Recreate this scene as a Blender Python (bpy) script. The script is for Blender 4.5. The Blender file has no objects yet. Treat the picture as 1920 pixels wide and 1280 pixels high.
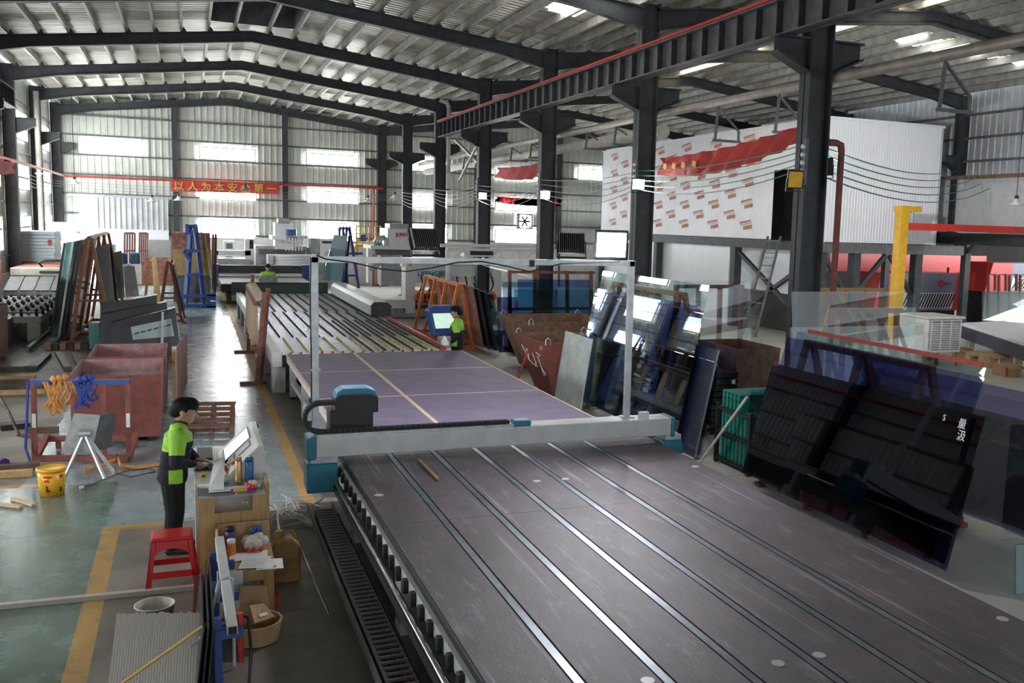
import bpy, math, random
import numpy as np
from mathutils import Vector, Matrix
random.seed(7)
S = bpy.context.scene
COL = S.collection
PI = math.pi
# ---------------------------------------------------------------- camera
F_PX, CX, CY, H = 1797.7, 1123.1, 640.0, 3.65
YAW, PITCH, ROLL = 0.405347, 0.120947, 0.0303416
def _cam():
    c, s = math.cos, math.sin
    A = np.array([[c(YAW), -s(YAW), 0], [s(YAW), c(YAW), 0], [0, 0, 1]])
    B = np.array([[1, 0, 0], [0, 0, -1], [0, 1, 0.]])
    P = np.array([[1, 0, 0], [0, c(PITCH), -s(PITCH)], [0, s(PITCH), c(PITCH)]])
    Q = np.array([[c(ROLL), -s(ROLL), 0], [s(ROLL), c(ROLL), 0], [0, 0, 1]])
    return Q @ P @ B @ A
CM = _cam()
cam = bpy.data.objects.new('camera', bpy.data.cameras.new('camera'))
COL.objects.link(cam)
cam.data.sensor_width = 36
cam.data.lens = 36 * F_PX / 1920
cam.data.shift_x = -(CX - 960) / 1920
cam.data.clip_end = 300
r0, r1, r2 = CM[0], -CM[1], -CM[2]
cam.matrix_world = Matrix(((r0[0], r1[0], r2[0], 0), (r0[1], r1[1], r2[1], 0), (r0[2], r1[2], r2[2], H), (0, 0, 0, 1)))
S.camera = cam
# ---------------------------------------------------------------- world, exposure
w = bpy.data.worlds.new('overcast_sky'); S.world = w; w.use_nodes = True
bg = w.node_tree.nodes['Background']; bg.inputs[0].default_value = (.86, .93, 1, 1); bg.inputs[1].default_value = 1.0
vs = S.view_settings
vs.view_transform = 'Standard'; vs.look = 'None'; vs.exposure = 0.5; vs.gamma = 1; vs.use_curve_mapping = False
WIN, SKYL = 16.5, 7.0       # luminance of daylit window panes / roof lights
LAMPS = []
def area(name, loc, aim, size, power, col=(1, 1, 1), sy=None, spread=PI):
    l = bpy.data.lights.new(name, 'AREA'); l.energy = power; l.color = col; l.size = size; l.spread = spread
    if sy: l.shape = 'RECTANGLE'; l.size_y = sy
    o = bpy.data.objects.new(name, l); COL.objects.link(o); o.location = loc
    o.rotation_euler = (Vector(aim) - Vector(loc)).to_track_quat('-Z', 'Y').to_euler()
    LAMPS.append(o); return o
# fill lamps added behind the camera, standing in for daylight from unseen gates
area('near_end_fill', (2, -7.6, 3.4), (2, 10, 1.2), 9, 150, (.93, .96, 1), 5)
area('near_end_fill', (17, -7.6, 3.4), (17, 10, 1.2), 9, 170, (.93, .96, 1), 5)
# broad lamp added out of view to brighten the annex and right side
area('annex_fill', (38, 24, 5), (22, 24, .5), 20, 4200, (.97, .98, 1), 5)

# ---------------------------------------------------------------- pixel -> place
def ray(x, y): return CM.T @ np.array([(x - CX) / F_PX, (y - CY) / F_PX, 1.])
def gz(x, y, z=0.):
    d = ray(x, y); return Vector(np.array([0, 0, H]) + d * (z - H) / d[2])
def gy(x, y, Y):
    d = ray(x, y); return Vector(np.array([0, 0, H]) + d * Y / d[1])
def gx(x, y, X):
    d = ray(x, y); return Vector(np.array([0, 0, H]) + d * X / d[0])
# ---------------------------------------------------------------- mesh helpers
V = Vector
class MB:
    def __init__(s): s.v = []; s.f = []; s.mi = []; s.m = 0
    def add(s, vs, fs):
        o = len(s.v); s.v += [tuple(p) for p in vs]
        for f in fs: s.f.append([i + o for i in f]); s.mi.append(s.m)
        return s
    HEX = [(0, 3, 2, 1), (4, 5, 6, 7), (0, 1, 5, 4), (1, 2, 6, 5), (2, 3, 7, 6), (3, 0, 4, 7)]
    def hexa(s, p): return s.add(p, s.HEX)
    def box(s, c, d, R=None):
        x, y, z = d[0] / 2, d[1] / 2, d[2] / 2
        p = [V(q) for q in ((-x, -y, -z), (x, -y, -z), (x, y, -z), (-x, y, -z), (-x, -y, z), (x, -y, z), (x, y, z), (-x, y, z))]
        if R is not None: p = [R @ q for q in p]
        return s.hexa([q + V(c) for q in p])
    def b2(s, lo, hi): return s.box([(a + b) / 2 for a, b in zip(lo, hi)], [abs(b - a) for a, b in zip(lo, hi)])
    def bar(s, a, b, w, h=None, up=(0, 0, 1)):
        h = h or w; a, b = V(a), V(b); d = (b - a).normalized(); u = V(up)
        if abs(d.dot(u)) > .98: u = V((0, 1, 0)) if abs(d.y) < .9 else V((1, 0, 0))
        r = d.cross(u).normalized() * (w / 2); t = r.cross(d).normalized() * (h / 2)
        return s.hexa([a - r - t, a + r - t, b + r - t, b - r - t, a - r + t, a + r + t, b + r + t, b - r + t])
    def cyl(s, a, b, r, r2=None, n=10, cap=True):
        a, b = V(a), V(b); d = (b - a).normalized(); r2 = r if r2 is None else r2
        u = d.orthogonal().normalized(); t = d.cross(u); vs = []
        for q, rr in ((a, r), (b, r2)):
            for k in range(n):
                g = 2 * PI * k / n; vs.append(q + (u * math.cos(g) + t * math.sin(g)) * rr)
        fs = [(k, (k + 1) % n, n + (k + 1) % n, n + k) for k in range(n)]
        if cap: fs += [tuple(range(n - 1, -1, -1)), tuple(range(n, 2 * n))]
        return s.add(vs, fs)
    def tube(s, pts, r, n=6):
        pts = [V(p) for p in pts]; vs = []; u = None
        for i, p in enumerate(pts):
            d = (pts[min(i + 1, len(pts) - 1)] - pts[max(i - 1, 0)]).normalized()
            u = d.orthogonal().normalized() if u is None else (u - d * u.dot(d)).normalized()
            t = d.cross(u)
            for k in range(n):
                g = 2 * PI * k / n; vs.append(p + (u * math.cos(g) + t * math.sin(g)) * r)
        m = len(pts)
        fs = [(i * n + k, i * n + (k + 1) % n, (i + 1) * n + (k + 1) % n, (i + 1) * n + k) for i in range(m - 1) for k in range(n)]
        fs += [tuple(range(n - 1, -1, -1)), tuple(range((m - 1) * n, m * n))]
        return s.add(vs, fs)
    def lathe(s, prof, c=(0, 0, 0), n=20):
        c = V(c); vs = []; m = len(prof)
        for r, z in prof:
            for k in range(n):
                g = 2 * PI * k / n; vs.append(c + V((r * math.cos(g), r * math.sin(g), z)))
        fs = [(i * n + k, i * n + (k + 1) % n, (i + 1) * n + (k + 1) % n, (i + 1) * n + k) for i in range(m - 1) for k in range(n)]
        if prof[0][0] > 1e-4: fs.append(tuple(range(n - 1, -1, -1)))
        if prof[-1][0] > 1e-4: fs.append(tuple(range((m - 1) * n, m * n)))
        return s.add(vs, fs)
    def prism(s, poly, o, u, v, ext):
        """polygon in the u,v plane at o, extruded by vector ext"""
        o, u, v, e = V(o), V(u), V(v), V(ext); n = len(poly)
        a = [o + u * p + v * q for p, q in poly]
        return s.add(a + [p + e for p in a], [tuple(range(n - 1, -1, -1)), tuple(range(n, 2 * n))] + [(k, (k + 1) % n, n + (k + 1) % n, n + k) for k in range(n)])
    def sheet(s, q, t):
        """quad of four corners given thickness t along its normal"""
        q = [V(p) for p in q]; nrm = (q[1] - q[0]).cross(q[3] - q[0]).normalized() * t
        return s.hexa(q + [p + nrm for p in q])
def mesh_of(name, mb, mats, smooth=False):
    me = bpy.data.meshes.new(name); me.from_pydata(mb.v, [], mb.f)
    for m in (mats if isinstance(mats, (list, tuple)) else [mats]): me.materials.append(M[m] if isinstance(m, str) else m)
    if any(mb.mi): me.polygons.foreach_set('material_index', mb.mi)
    if smooth: me.polygons.foreach_set('use_smooth', [True] * len(me.polygons))
    me.update(); return me
def link(name, me, parent=None):
    o = bpy.data.objects.new(name, me); COL.objects.link(o)
    if parent is not None: o.parent = parent
    return o
def part(name, mb, mats, parent=None, smooth=False, label=None, bev=0, kind=None, wn=False):
    """mesh in the coordinates of its parent; a parent made with at= takes world coordinates"""
    if parent is not None and parent.get('_w') is not None:
        o0 = parent['_w']; mb.v = [(a - o0[0], b - o0[1], c - o0[2]) for a, b, c in mb.v]
    o = link(name, mesh_of(name, mb, mats, smooth), parent)
    if parent is not None and parent.get('_w') is not None: o['_sub'] = 1
    if label: o['label'] = label
    if kind: o['kind'] = kind
    if bev:
        m = o.modifiers.new('b', 'BEVEL'); m.width = bev; m.segments = 2; m.limit_method = 'ANGLE'
    return o
def sub(name, mb, mats, parent, smooth=False, label=None, bev=0):
    """sub-part; parent is a part whose own origin coincides with its thing's"""
    top = parent.parent
    if top is not None and top.get('_w') is not None:
        o0 = top['_w']; mb.v = [(a - o0[0], b - o0[1], c - o0[2]) for a, b, c in mb.v]
    return part(name, mb, mats, parent, smooth, label, bev)
def tag(o, label, cat, group=None, kind=None):
    o['label'] = label; o['category'] = cat
    if group: o['group'] = group
    if kind: o['kind'] = kind
    return o
def thing(name, label, cat, loc=(0, 0, 0), rz=0, group=None, kind=None, world=False):
    o = bpy.data.objects.new(name, None); COL.objects.link(o); o.empty_display_size = .1
    o.location = loc; o.rotation_euler = (0, 0, rz)
    if world: o['_w'] = list(loc)
    return tag(o, label, cat, group, kind)
def wthing(name, label, cat, loc, group=None, kind=None): return thing(name, label, cat, loc, 0, group, kind, True)
def single(name, mb, mats, label, cat, group=None, kind=None, smooth=False, bev=0, base=None):
    """one-mesh thing in world coordinates, origin at base"""
    if base is None:
        a = np.array(mb.v); base = (float(a[:, 0].mean()), float(a[:, 1].mean()), float(a[:, 2].min()))
    mb.v = [(p[0] - base[0], p[1] - base[1], p[2] - base[2]) for p in mb.v]
    o = link(name, mesh_of(name, mb, mats, smooth)); o.location = base
    if bev:
        m = o.modifiers.new('b', 'BEVEL'); m.width = bev; m.segments = 2; m.limit_method = 'ANGLE'
    return tag(o, label, cat, group, kind)
def dup(root, loc, rz=0, label=None, group=None):
    r = root.copy(); COL.objects.link(r); r.location = loc; r.rotation_euler = (0, 0, rz)
    if label: r['label'] = label
    if group: r['group'] = group
    for ch in list(root.children):
        c = ch.copy(); COL.objects.link(c); c.parent = r
        for g in list(ch.children):
            d = g.copy(); COL.objects.link(d); d.parent = c
    return r
def text_mb(txt, size, o, u, v, depth=.004, bold=0):
    """lettering as mesh: baseline start o, reading direction u, up v"""
    cu = bpy.data.curves.new('t', 'FONT'); cu.body = txt; cu.size = size; cu.extrude = depth; cu.offset = bold; cu.resolution_u = 2
    ob = bpy.data.objects.new('t', cu); COL.objects.link(ob)
    bpy.context.view_layer.update()
    me = bpy.data.meshes.new_from_object(ob.evaluated_get(bpy.context.evaluated_depsgraph_get()))
    u, v, o = V(u).normalized(), V(v).normalized(), V(o); n = u.cross(v)
    mb = MB(); mb.add([o + u * p.co.x + v * p.co.y + n * p.co.z for p in me.vertices], [tuple(p.vertices) for p in me.polygons])
    bpy.data.objects.remove(ob); bpy.data.curves.remove(cu); bpy.data.meshes.remove(me)
    return mb
# ---------------------------------------------------------------- materials
M = {}
def nd(nt, t, **k):
    n = nt.nodes.new(t)
    for a, b in k.items(): setattr(n, a, b)
    return n
def mat(name, col, rough=.5, metal=0., var=.15, scale=6., col2=None, bump=0., bscale=40., coat=0., emit=None, spec=None, stretch=None):
    m = bpy.data.materials.new(name); m.use_nodes = True; nt = m.node_tree; b = nt.nodes['Principled BSDF']
    L = nt.links.new
    tc = nd(nt, 'ShaderNodeTexCoord'); src = tc.outputs['Object']
    if stretch:
        mp = nd(nt, 'ShaderNodeMapping'); mp.inputs['Scale'].default_value = stretch; L(src, mp.inputs[0]); src = mp.outputs[0]
    n = nd(nt, 'ShaderNodeTexNoise'); n.inputs['Scale'].default_value = scale; n.inputs['Detail'].default_value = 6; n.inputs['Roughness'].default_value = .65
    L(src, n.inputs['Vector'])
    cr = nd(nt, 'ShaderNodeValToRGB'); e = cr.color_ramp.elements
    c2 = col2 or tuple(max(0, c * (1 - var * 2)) for c in col)
    e[0].position, e[1].position = .34, .62
    e[0].color = (*c2, 1); e[1].color = (*col, 1)
    L(n.outputs['Fac'], cr.inputs[0]); L(cr.outputs[0], b.inputs['Base Color'])
    b.inputs['Roughness'].default_value = rough; b.inputs['Metallic'].default_value = metal
    if spec is not None: b.inputs['Specular IOR Level'].default_value = spec
    if coat: b.inputs['Coat Weight'].default_value = coat
    if bump:
        n2 = nd(nt, 'ShaderNodeTexNoise'); n2.inputs['Scale'].default_value = bscale; n2.inputs['Detail'].default_value = 4; L(src, n2.inputs['Vector'])
        bp = nd(nt, 'ShaderNodeBump'); bp.inputs['Strength'].default_value = bump; bp.inputs['Distance'].default_value = .01
        L(n2.outputs['Fac'], bp.inputs['Height']); L(bp.outputs[0], b.inputs['Normal'])
    if emit:
        b.inputs['Emission Color'].default_value = (*emit[0], 1); b.inputs['Emission Strength'].default_value = emit[1]
    M[name] = m; return m
def glass(name, tint, refl=1.0, rough=.0, ior=1.5):
    """thin pane: tinted see-through plus Fresnel reflection"""
    m = bpy.data.materials.new(name); m.use_nodes = True; nt = m.node_tree; nt.nodes.clear(); L = nt.links.new
    out = nd(nt, 'ShaderNodeOutputMaterial'); t = nd(nt, 'ShaderNodeBsdfTransparent'); t.inputs[0].default_value = (*[c ** .5 for c in tint], 1)
    g = nd(nt, 'ShaderNodeBsdfGlossy'); g.inputs['Roughness'].default_value = rough; g.inputs[0].default_value = (refl, refl, refl, 1)
    fr = nd(nt, 'ShaderNodeFresnel'); fr.inputs[0].default_value = ior; mx = nd(nt, 'ShaderNodeMixShader')
    geo = nd(nt, 'ShaderNodeNewGeometry'); mr = nd(nt, 'ShaderNodeMapRange'); mr.inputs[3].default_value = ior; mr.inputs[4].default_value = 1 / ior
    L(geo.outputs['Backfacing'], mr.inputs[0]); L(mr.outputs[0], fr.inputs[0])     # same reflection from both faces of the pane
    L(fr.outputs[0], mx.inputs[0]); L(t.outputs[0], mx.inputs[1]); L(g.outputs[0], mx.inputs[2]); L(mx.outputs[0], out.inputs[0])
    M[name] = m; return m
def emit(name, col, s):
    m = bpy.data.materials.new(name); m.use_nodes = True; nt = m.node_tree; nt.nodes.clear()
    out = nd(nt, 'ShaderNodeOutputMaterial'); e = nd(nt, 'ShaderNodeEmission'); e.inputs[0].default_value = (*col, 1); e.inputs[1].default_value = s
    nt.links.new(e.outputs[0], out.inputs[0]); M[name] = m; return m
emit('daylight', (.97, 1, 1), WIN)
emit('pane_fill_glow', (.97, 1, 1), WIN * .6)  # weaker glow for the panes added in the near bays
emit('roof_light', (1, .9, .62), SKYL)
emit('roof_light_white', (1, 1, .95), SKYL)
emit('lamp_face', (1, .98, 1), 60)
emit('lamp_small', (1, 1, 1), 25)
mat('steel_dark', (.055, .06, .066), .55, .1, .25, 3)
mat('steel_mid', (.16, .165, .17), .5, .2, .2, 4)
mat('purlin', (.45, .44, .41), .5, .3, .2, 3)
mat('sheet_wall', (.6, .62, .57), .5, .15, .07, 1.2, col2=(.5, .52, .48))
mat('sheet_roof', (.58, .57, .49), .38, .45, .2, 1.5, col2=(.38, .37, .28), stretch=(.3, 2, 1))
mat('sheet_galv', (.58, .6, .62), .42, .4, .12, 2)
mat('panel_white', (.78, .8, .84), .3, 0, .03, 2)
mat('white_paint', (.74, .75, .75), .4, 0, .07, 5)
mat('grey_paint', (.5, .51, .5), .45, 0, .1, 5)
mat('light_grey', (.62, .64, .64), .4, 0, .08, 4)
mat('concrete_skirt', (.75, .75, .72), .8, 0, .08, 3)
mat('red_paint', (.5, .04, .025), .45, 0, .2, 5)
mat('bright_red', (.68, .035, .03), .35, 0, .08, 5)
mat('orange_paint', (.78, .2, .03), .5, 0, .15, 8)
mat('rack_brown', (.4, .15, .06), .55, 0, .2, 8)
mat('brown_paint', (.25, .085, .05), .55, 0, .25, 8)
mat('rust_red', (.3, .085, .07), .75, .1, .3, 7, col2=(.17, .07, .055), bump=.3)
mat('rust', (.27, .16, .11), .8, .1, .3, 6, col2=(.15, .08, .05), bump=.3)
mat('rust_pink', (.36, .22, .22), .7, .1, .2, 7, col2=(.26, .12, .11), bump=.3)
mat('blue_paint', (.03, .08, .3), .45, 0, .15, 8)
mat('teal_cover', (.025, .2, .3), .35, 0, .08, 6)
mat('yellow_paint', (.75, .42, .02), .45, 0, .12, 5)
mat('black', (.015, .015, .017), .5, 0, .2, 6)
mat('rubber', (.025, .025, .027), .7, 0, .2, 8)
mat('chrome', (.6, .61, .63), .22, .9, .1, 8)
mat('zinc', (.5, .53, .54), .4, .6, .15, 8)
mat('alu_strip', (.17, .215, .26), .38, .5, .25, 9, stretch=(1, .3, 1))
mat('wood', (.5, .33, .15), .65, 0, .2, 4, col2=(.36, .21, .09), stretch=(8, 8, 1))
mat('wood_pale', (.66, .5, .33), .6, 0, .12, 5, stretch=(6, 1, 6))
mat('wood_red', (.35, .16, .12), .75, 0, .3, 6, bump=.2)
mat('plywood', (.46, .3, .12), .6, 0, .15, 3)
mat('plank_dark', (.14, .1, .075), .75, 0, .3, 5)
mat('cardboard', (.48, .31, .16), .8, 0, .1, 5)
mat('paper', (.85, .86, .88), .7, 0, .03, 8)
mat('bumper', (.85, .86, .86), .5, 0, .02, 8)
# ================================================================ THE BUILDING
XL, XC, XR = -5.7, 9.6, 25.0            # left wall, middle column row, right wall
RL, RR = 1.95, 17.6                     # ridges
YB, YF = 52.6, -8.0                     # far wall, near end
FR = [YB - 6.5 * k for k in range(10)]  # portal frames
ZE, ZRL, ZRR = 8.3, 9.2, 9.15
def st(o): o['kind'] = 'structure'; return o
# floor: one slab; paint, wear and some near-end shade in its material
def floor_material():
    m = bpy.data.materials.new('floor_concrete'); m.use_nodes = True; nt = m.node_tree; b = nt.nodes['Principled BSDF']; L = nt.links.new
    tc = nd(nt, 'ShaderNodeTexCoord'); sp = nd(nt, 'ShaderNodeSeparateXYZ'); L(tc.outputs['Object'], sp.inputs[0])
    def math_(op, a, c=None, clamp=False):
        n = nd(nt, 'ShaderNodeMath', operation=op, use_clamp=clamp)
        for i, q in enumerate((a, c)):
            if q is None: continue
            if isinstance(q, (int, float)): n.inputs[i].default_value = q
            else: L(q, n.inputs[i])
        return n.outputs[0]
    def noise(sc, det=6, rough=.6, st_=None):
        n = nd(nt, 'ShaderNodeTexNoise'); n.inputs['Scale'].default_value = sc; n.inputs['Detail'].default_value = det; n.inputs['Roughness'].default_value = rough
        L(tc.outputs['Object'], n.inputs['Vector']); return n.outputs['Fac']
    X, Y = sp.outputs[0], sp.outputs[1]
    wob = math_('MULTIPLY', math_('SUBTRACT', noise(1.7), .5), .22)
    Xw = math_('ADD', X, wob); Yw = math_('ADD', Y, wob)
    def band(v, lo, hi): return math_('MULTIPLY', math_('GREATER_THAN', v, lo), math_('LESS_THAN', v, hi))
    aisle = math_('MULTIPLY', band(Xw, -2.1, 1.28), math_('GREATER_THAN', Yw, 12.1))
    left = math_('MULTIPLY', band(Xw, -4.5, -.95), band(Yw, -8, 14.2))
    paint = math_('MAXIMUM', aisle, left)
    wear = nd(nt, 'ShaderNodeValToRGB'); wear.color_ramp.elements[0].position = .36; wear.color_ramp.elements[1].position = .62
    L(noise(1.1, 8, .7), wear.inputs[0])
    def ramp(fac, c1, c2, p=(.35, .65)):
        r = nd(nt, 'ShaderNodeValToRGB'); e = r.color_ramp.elements; e[0].position, e[1].position = p; e[0].color = (*c1, 1); e[1].color = (*c2, 1); L(fac, r.inputs[0]); return r.outputs[0]
    def mix(f, a, c):
        n = nd(nt, 'ShaderNodeMixRGB'); (L(f, n.inputs[0]) if not isinstance(f, float) else setattr(n.inputs[0], 'default_value', f)); L(a, n.inputs[1]); L(c, n.inputs[2]); return n.outputs[0]
    bare = ramp(noise(.9, 8, .65), (.13, .115, .095), (.27, .245, .21))
    pale = ramp(noise(.7, 8, .65), (.42, .42, .39), (.56, .56, .53))
    base = mix(math_('GREATER_THAN', X, 5.9), bare, pale)
    green = mix(left, ramp(noise(1.4, 8, .7), (.15, .225, .25), (.31, .39, .43)), ramp(noise(1.1, 8, .7), (.035, .1, .06), (.16, .235, .2)))  # near-left green also darkened to carry the shade at the camera end
    col = mix(math_('MULTIPLY', paint, math_('ADD', math_('MULTIPLY', wear.outputs[0], .45), .55)), base, green)
    # worn yellow floor lines
    y1 = math_('MULTIPLY', band(X, 1.28, 1.44), math_('GREATER_THAN', Y, 12.4))
    y2 = math_('MULTIPLY', band(X, -.98, -.8), band(Y, -8, 12.15))
    y3 = math_('MULTIPLY', band(X, -.98, -.2), band(Y, 11.95, 12.15))
    y4 = math_('MULTIPLY', band(X, -4.5, -1.7), band(Y, 14.2, 14.36))
    yl = math_('MAXIMUM', math_('MAXIMUM', y1, y2), math_('MAXIMUM', y3, y4))
    wy = nd(nt, 'ShaderNodeValToRGB'); wy.color_ramp.elements[0].position = .3; wy.color_ramp.elements[1].position = .5; L(noise(3.5, 8, .75), wy.inputs[0])
    yc = nd(nt, 'ShaderNodeRGB'); yc.outputs[0].default_value = (.52, .3, .07, 1)
    col = mix(math_('MULTIPLY', math_('MULTIPLY', yl, wy.outputs[0]), .85), col, yc.outputs[0])
    # expansion joints
    br = nd(nt, 'ShaderNodeTexBrick'); br.offset = 0; br.inputs['Scale'].default_value = 1; br.inputs['Brick Width'].default_value = 5; br.inputs['Row Height'].default_value = 6; br.inputs['Mortar Size'].default_value = .009
    L(tc.outputs['Object'], br.inputs['Vector'])
    jc = nd(nt, 'ShaderNodeRGB'); jc.outputs[0].default_value = (.06, .055, .05, 1)
    col = mix(math_('MULTIPLY', br.outputs['Fac'], .7), col, jc.outputs[0])
    L(col, b.inputs['Base Color'])
    ro = nd(nt, 'ShaderNodeMapRange'); ro.inputs[3].default_value = .1; ro.inputs[4].default_value = .42; L(noise(2.2, 8, .7), ro.inputs[0])
    rough_ = math_('ADD', ro.outputs[0], math_('MULTIPLY', math_('SUBTRACT', 1.0, paint), .3)); L(rough_, b.inputs['Roughness'])
    bp = nd(nt, 'ShaderNodeBump'); bp.inputs['Strength'].default_value = .07; bp.inputs['Distance'].default_value = .02; L(noise(5, 6, .6), bp.inputs['Height']); L(bp.outputs[0], b.inputs['Normal'])
    M['floor'] = m
floor_material()
fl = link('floor', mesh_of('floor', MB().b2((XL - .3, YF, -.2), (42, YB + .3, 0)), 'floor')); st(tag(fl, 'worn concrete factory floor with green painted aisle and yellow lines', 'floor'))
# corrugated sheets -------------------------------------------------
def ribbed(a, b, up, depth, period, n_dir, name, mats, parent=None):
    """trapezoid sheet from a to b (running direction), up = the other edge vector, ribs proud along n_dir"""
    a, b, up, n_dir = V(a), V(b), V(up), V(n_dir).normalized(); d = b - a; Ln = d.length; d.normalize(); mb = MB(); k = int(Ln / period)
    prof = []
    for i in range(k + 1):
        for f, h in ((0, 0), (.62, 0), (.7, depth), (.92, depth)): prof.append((min(Ln, (i + f) * period), h))
    vs = []
    for t, h in prof: p = a + d * t + n_dir * h; vs += [p, p + up]
    mb.add(vs, [(2 * i, 2 * i + 2, 2 * i + 3, 2 * i + 1) for i in range(len(prof) - 1)])
    return part(name, mb, mats, parent)
# far wall
wb = thing('wall_back', 'tall grey ribbed sheet wall with rows of bright windows at hall end', 'wall'); st(wb)
ribbed((XL - .2, YB + .25, 1.3), (42, YB + .25, 1.3), (0, 0, 8.6), -.035, .3, (0, 1, 0), 'wall_sheet', 'sheet_wall', wb)
part('base_wall', MB().b2((XL - .2, YB + .12, 0), (42, YB + .3, 2.45)), 'concrete_skirt', wb)
for k in range(8):
    part('girt', MB().b2((XL, YB + .13, 2.5 + k * .93), (42, YB + .2, 2.58 + k * .93)), 'steel_mid', wb)
for x in (-.55, 4.65, 14.9, 19.8):
    part('wall_post', MB().b2((x - .13, YB - .05, 0), (x + .13, YB + .2, 9.2)), 'steel_dark', wb)
# left wall
wl = thing('wall_left', 'left ribbed sheet wall behind the dark steel columns', 'wall'); st(wl)
ribbed((XL - .25, YF, 1.3), (XL - .25, YB + .2, 1.3), (0, 0, 7.5), .035, .3, (-1, 0, 0), 'wall_sheet', 'sheet_wall', wl)
part('base_wall', MB().b2((XL - .35, YF, 0), (XL - .15, YB + .2, 1.35)), 'concrete_skirt', wl)
for k in range(7): part('girt', MB().b2((XL - .22, YF, 1.9 + k * .95), (XL - .15, YB, 1.98 + k * .95)), 'steel_mid', wl)
# right wall: sheets above, flat panels below, open to an annex near the floor
wr = thing('wall_right', 'right wall of ribbed sheets over flat grey panels above the annex', 'wall'); st(wr)
ribbed((XR + .25, YF, 5.6), (XR + .25, YB + .2, 5.6), (0, 0, 3.2), -.035, .3, (-1, 0, 0), 'wall_sheet', 'sheet_galv', wr)
for k in range(9):
    y0 = 1 + k * 4.2
    part('panel', MB().b2((XR - .1, y0, 3.75), (XR + .1, y0 + 4.18, 5.65)), 'light_grey', wr)
part('ledge', MB().b2((XR - .3, YF, 5.6), (XR + .1, YB, 5.72)), 'rust', wr)
part('header_beam', MB().b2((XR - .15, YF, 3.35), (XR + .15, YB, 3.75)), 'steel_dark', wr)
for k in range(3): part('girt', MB().b2((XR + .15, YF, 6.2 + k * .8), (XR + .22, YB, 6.28 + k * .8)), 'steel_mid', wr)
# annex behind it
wa = thing('wall_annex', 'plain grey far wall of the annex beyond the red furnace', 'wall'); st(wa)
part('wall_sheet', MB().b2((41.5, YF, 0), (41.7, YB, 4.6)), 'grey_paint', wa)
ca = thing('ceiling_annex', 'low sheet roof of the annex on the right', 'roof'); st(ca)
part('roof_sheet', MB().b2((XR + .3, YF, 4.55), (42, YB, 4.65)), 'steel_mid', ca)
for k in range(7): part('truss_post', MB().b2((XR + 1.2, 14 + k * 4.4, 0), (XR + 1.45, 14.25 + k * 4.4, 4.5)), 'steel_dark', ca)
for k in range(6):
    part('brace', MB().bar((XR + 1.3, 14.2 + k * 4.4, 3.0), (XR + 1.3, 15.9 + k * 4.4, 4.5), .14), 'steel_dark', ca)
    part('brace', MB().bar((XR + 1.3, 18.5 + k * 4.4, 3.0), (XR + 1.3, 16.8 + k * 4.4, 4.5), .14), 'steel_dark', ca)
# roofs
def roof(name, x0, xr, x1, zr, label):
    c = thing(name, label, 'roof'); st(c)
    for xa in (x0, x1):
        sl = (zr - ZE) / abs(xr - xa); za = ZE + .42
        up = V((xr - xa, 0, zr - ZE))
        spans = ((YF, YB + .2, 1.),) if x0 > 0 else ((YF, 28.8, 1.), (28.8, 32.7, .84), (32.7, YB + .2, 1.))
        for ya, yb, f_ in spans: ribbed((xa, ya, za), (xa, yb, za), up * f_, .04, .26, (0, 0, 1), 'roof_sheet', 'sheet_roof', c)
        n = 10
        for k in range(n):
            t = (k + .35) / n; x = xa + (xr - xa) * t; z = ZE + .3 + (zr - ZE) * t
            part('purlin', MB().b2((x - .035, YF, z - .1), (x + .035, YB + .15, z + .1)), 'purlin', c)
    for ya, yb in (((YF, YB),) if x0 > 0 else ((YF, 28.8), (32.7, YB))): part('ridge_cap', MB().b2((xr - .25, ya, zr + .43), (xr + .25, yb, zr + .46)), 'sheet_roof', c)
    return c
roof_l = roof('ceiling', XL, RL, XC, ZRL, 'ribbed metal roof on grey purlins over the machine hall')
roof_r = roof('ceiling', XC, RR, XR, ZRR, 'darker ribbed metal roof over the hall beyond the column row')
# daylit roof panels
def roof_z(x, l=True):
    if l: t = 1 - abs(x - RL) / 7.65; return ZE + .4 + (ZRL - ZE) * t
    t = 1 - abs(x - RR) / 7.7; return ZE + .4 + (ZRR - ZE) * t
def skylight(x0, x1, y0, y1, l, m, parent):
    z0, z1 = roof_z(x0, l) - .03, roof_z(x1, l) - .03
    part('skylight', MB().sheet([(x0, y0, z0), (x1, y0, z1), (x1, y1, z1), (x0, y1, z0)], -.01), m, parent)
for y in (19.1, 20.6, 22.0): skylight(8.2, 8.9, y, y + .9, True, 'roof_light_white', roof_l)
skylight(6.4, 6.62, 18.6, 22.8, True, 'roof_light', roof_l)
for y in (9.5, 14.2, 20.7, 27.2): skylight(16.7, 17.0, y, y + 5.6, False, 'roof_light', roof_r)
for k in range(2): skylight(19.4 + k * 1.0, 20.1 + k * 1.0, 22.4 - .1 * k, 23.6, False, 'roof_light_white', roof_r)
for k in range(7): skylight(21.6 + k * .5, 21.85 + k * .5, 22.6 - .1 * k, 23.0 - .1 * k, False, 'roof_light_white', roof_r)
# ridge ventilator opening over the aisle
vent = thing('roof_ventilator', 'dark raised ventilator box open in the roof ridge', 'ventilator', (RL, 30.75, 0)); st(vent)
part('housing', MB().b2((-1.27, -1.95, 9.45), (-1.22, 1.95, 10.9)).b2((1.22, -1.95, 9.45), (1.27, 1.95, 10.9)).b2((-1.25, 1.9, 9.5), (1.25, 1.95, 10.9)).b2((-1.25, -1.95, 9.5), (1.25, -1.9, 10.9)), 'steel_mid', vent)
part('roof_cap', MB().b2((-1.4, -2.1, 10.9), (1.4, 2.1, 10.95)), 'steel_dark', vent)
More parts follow.
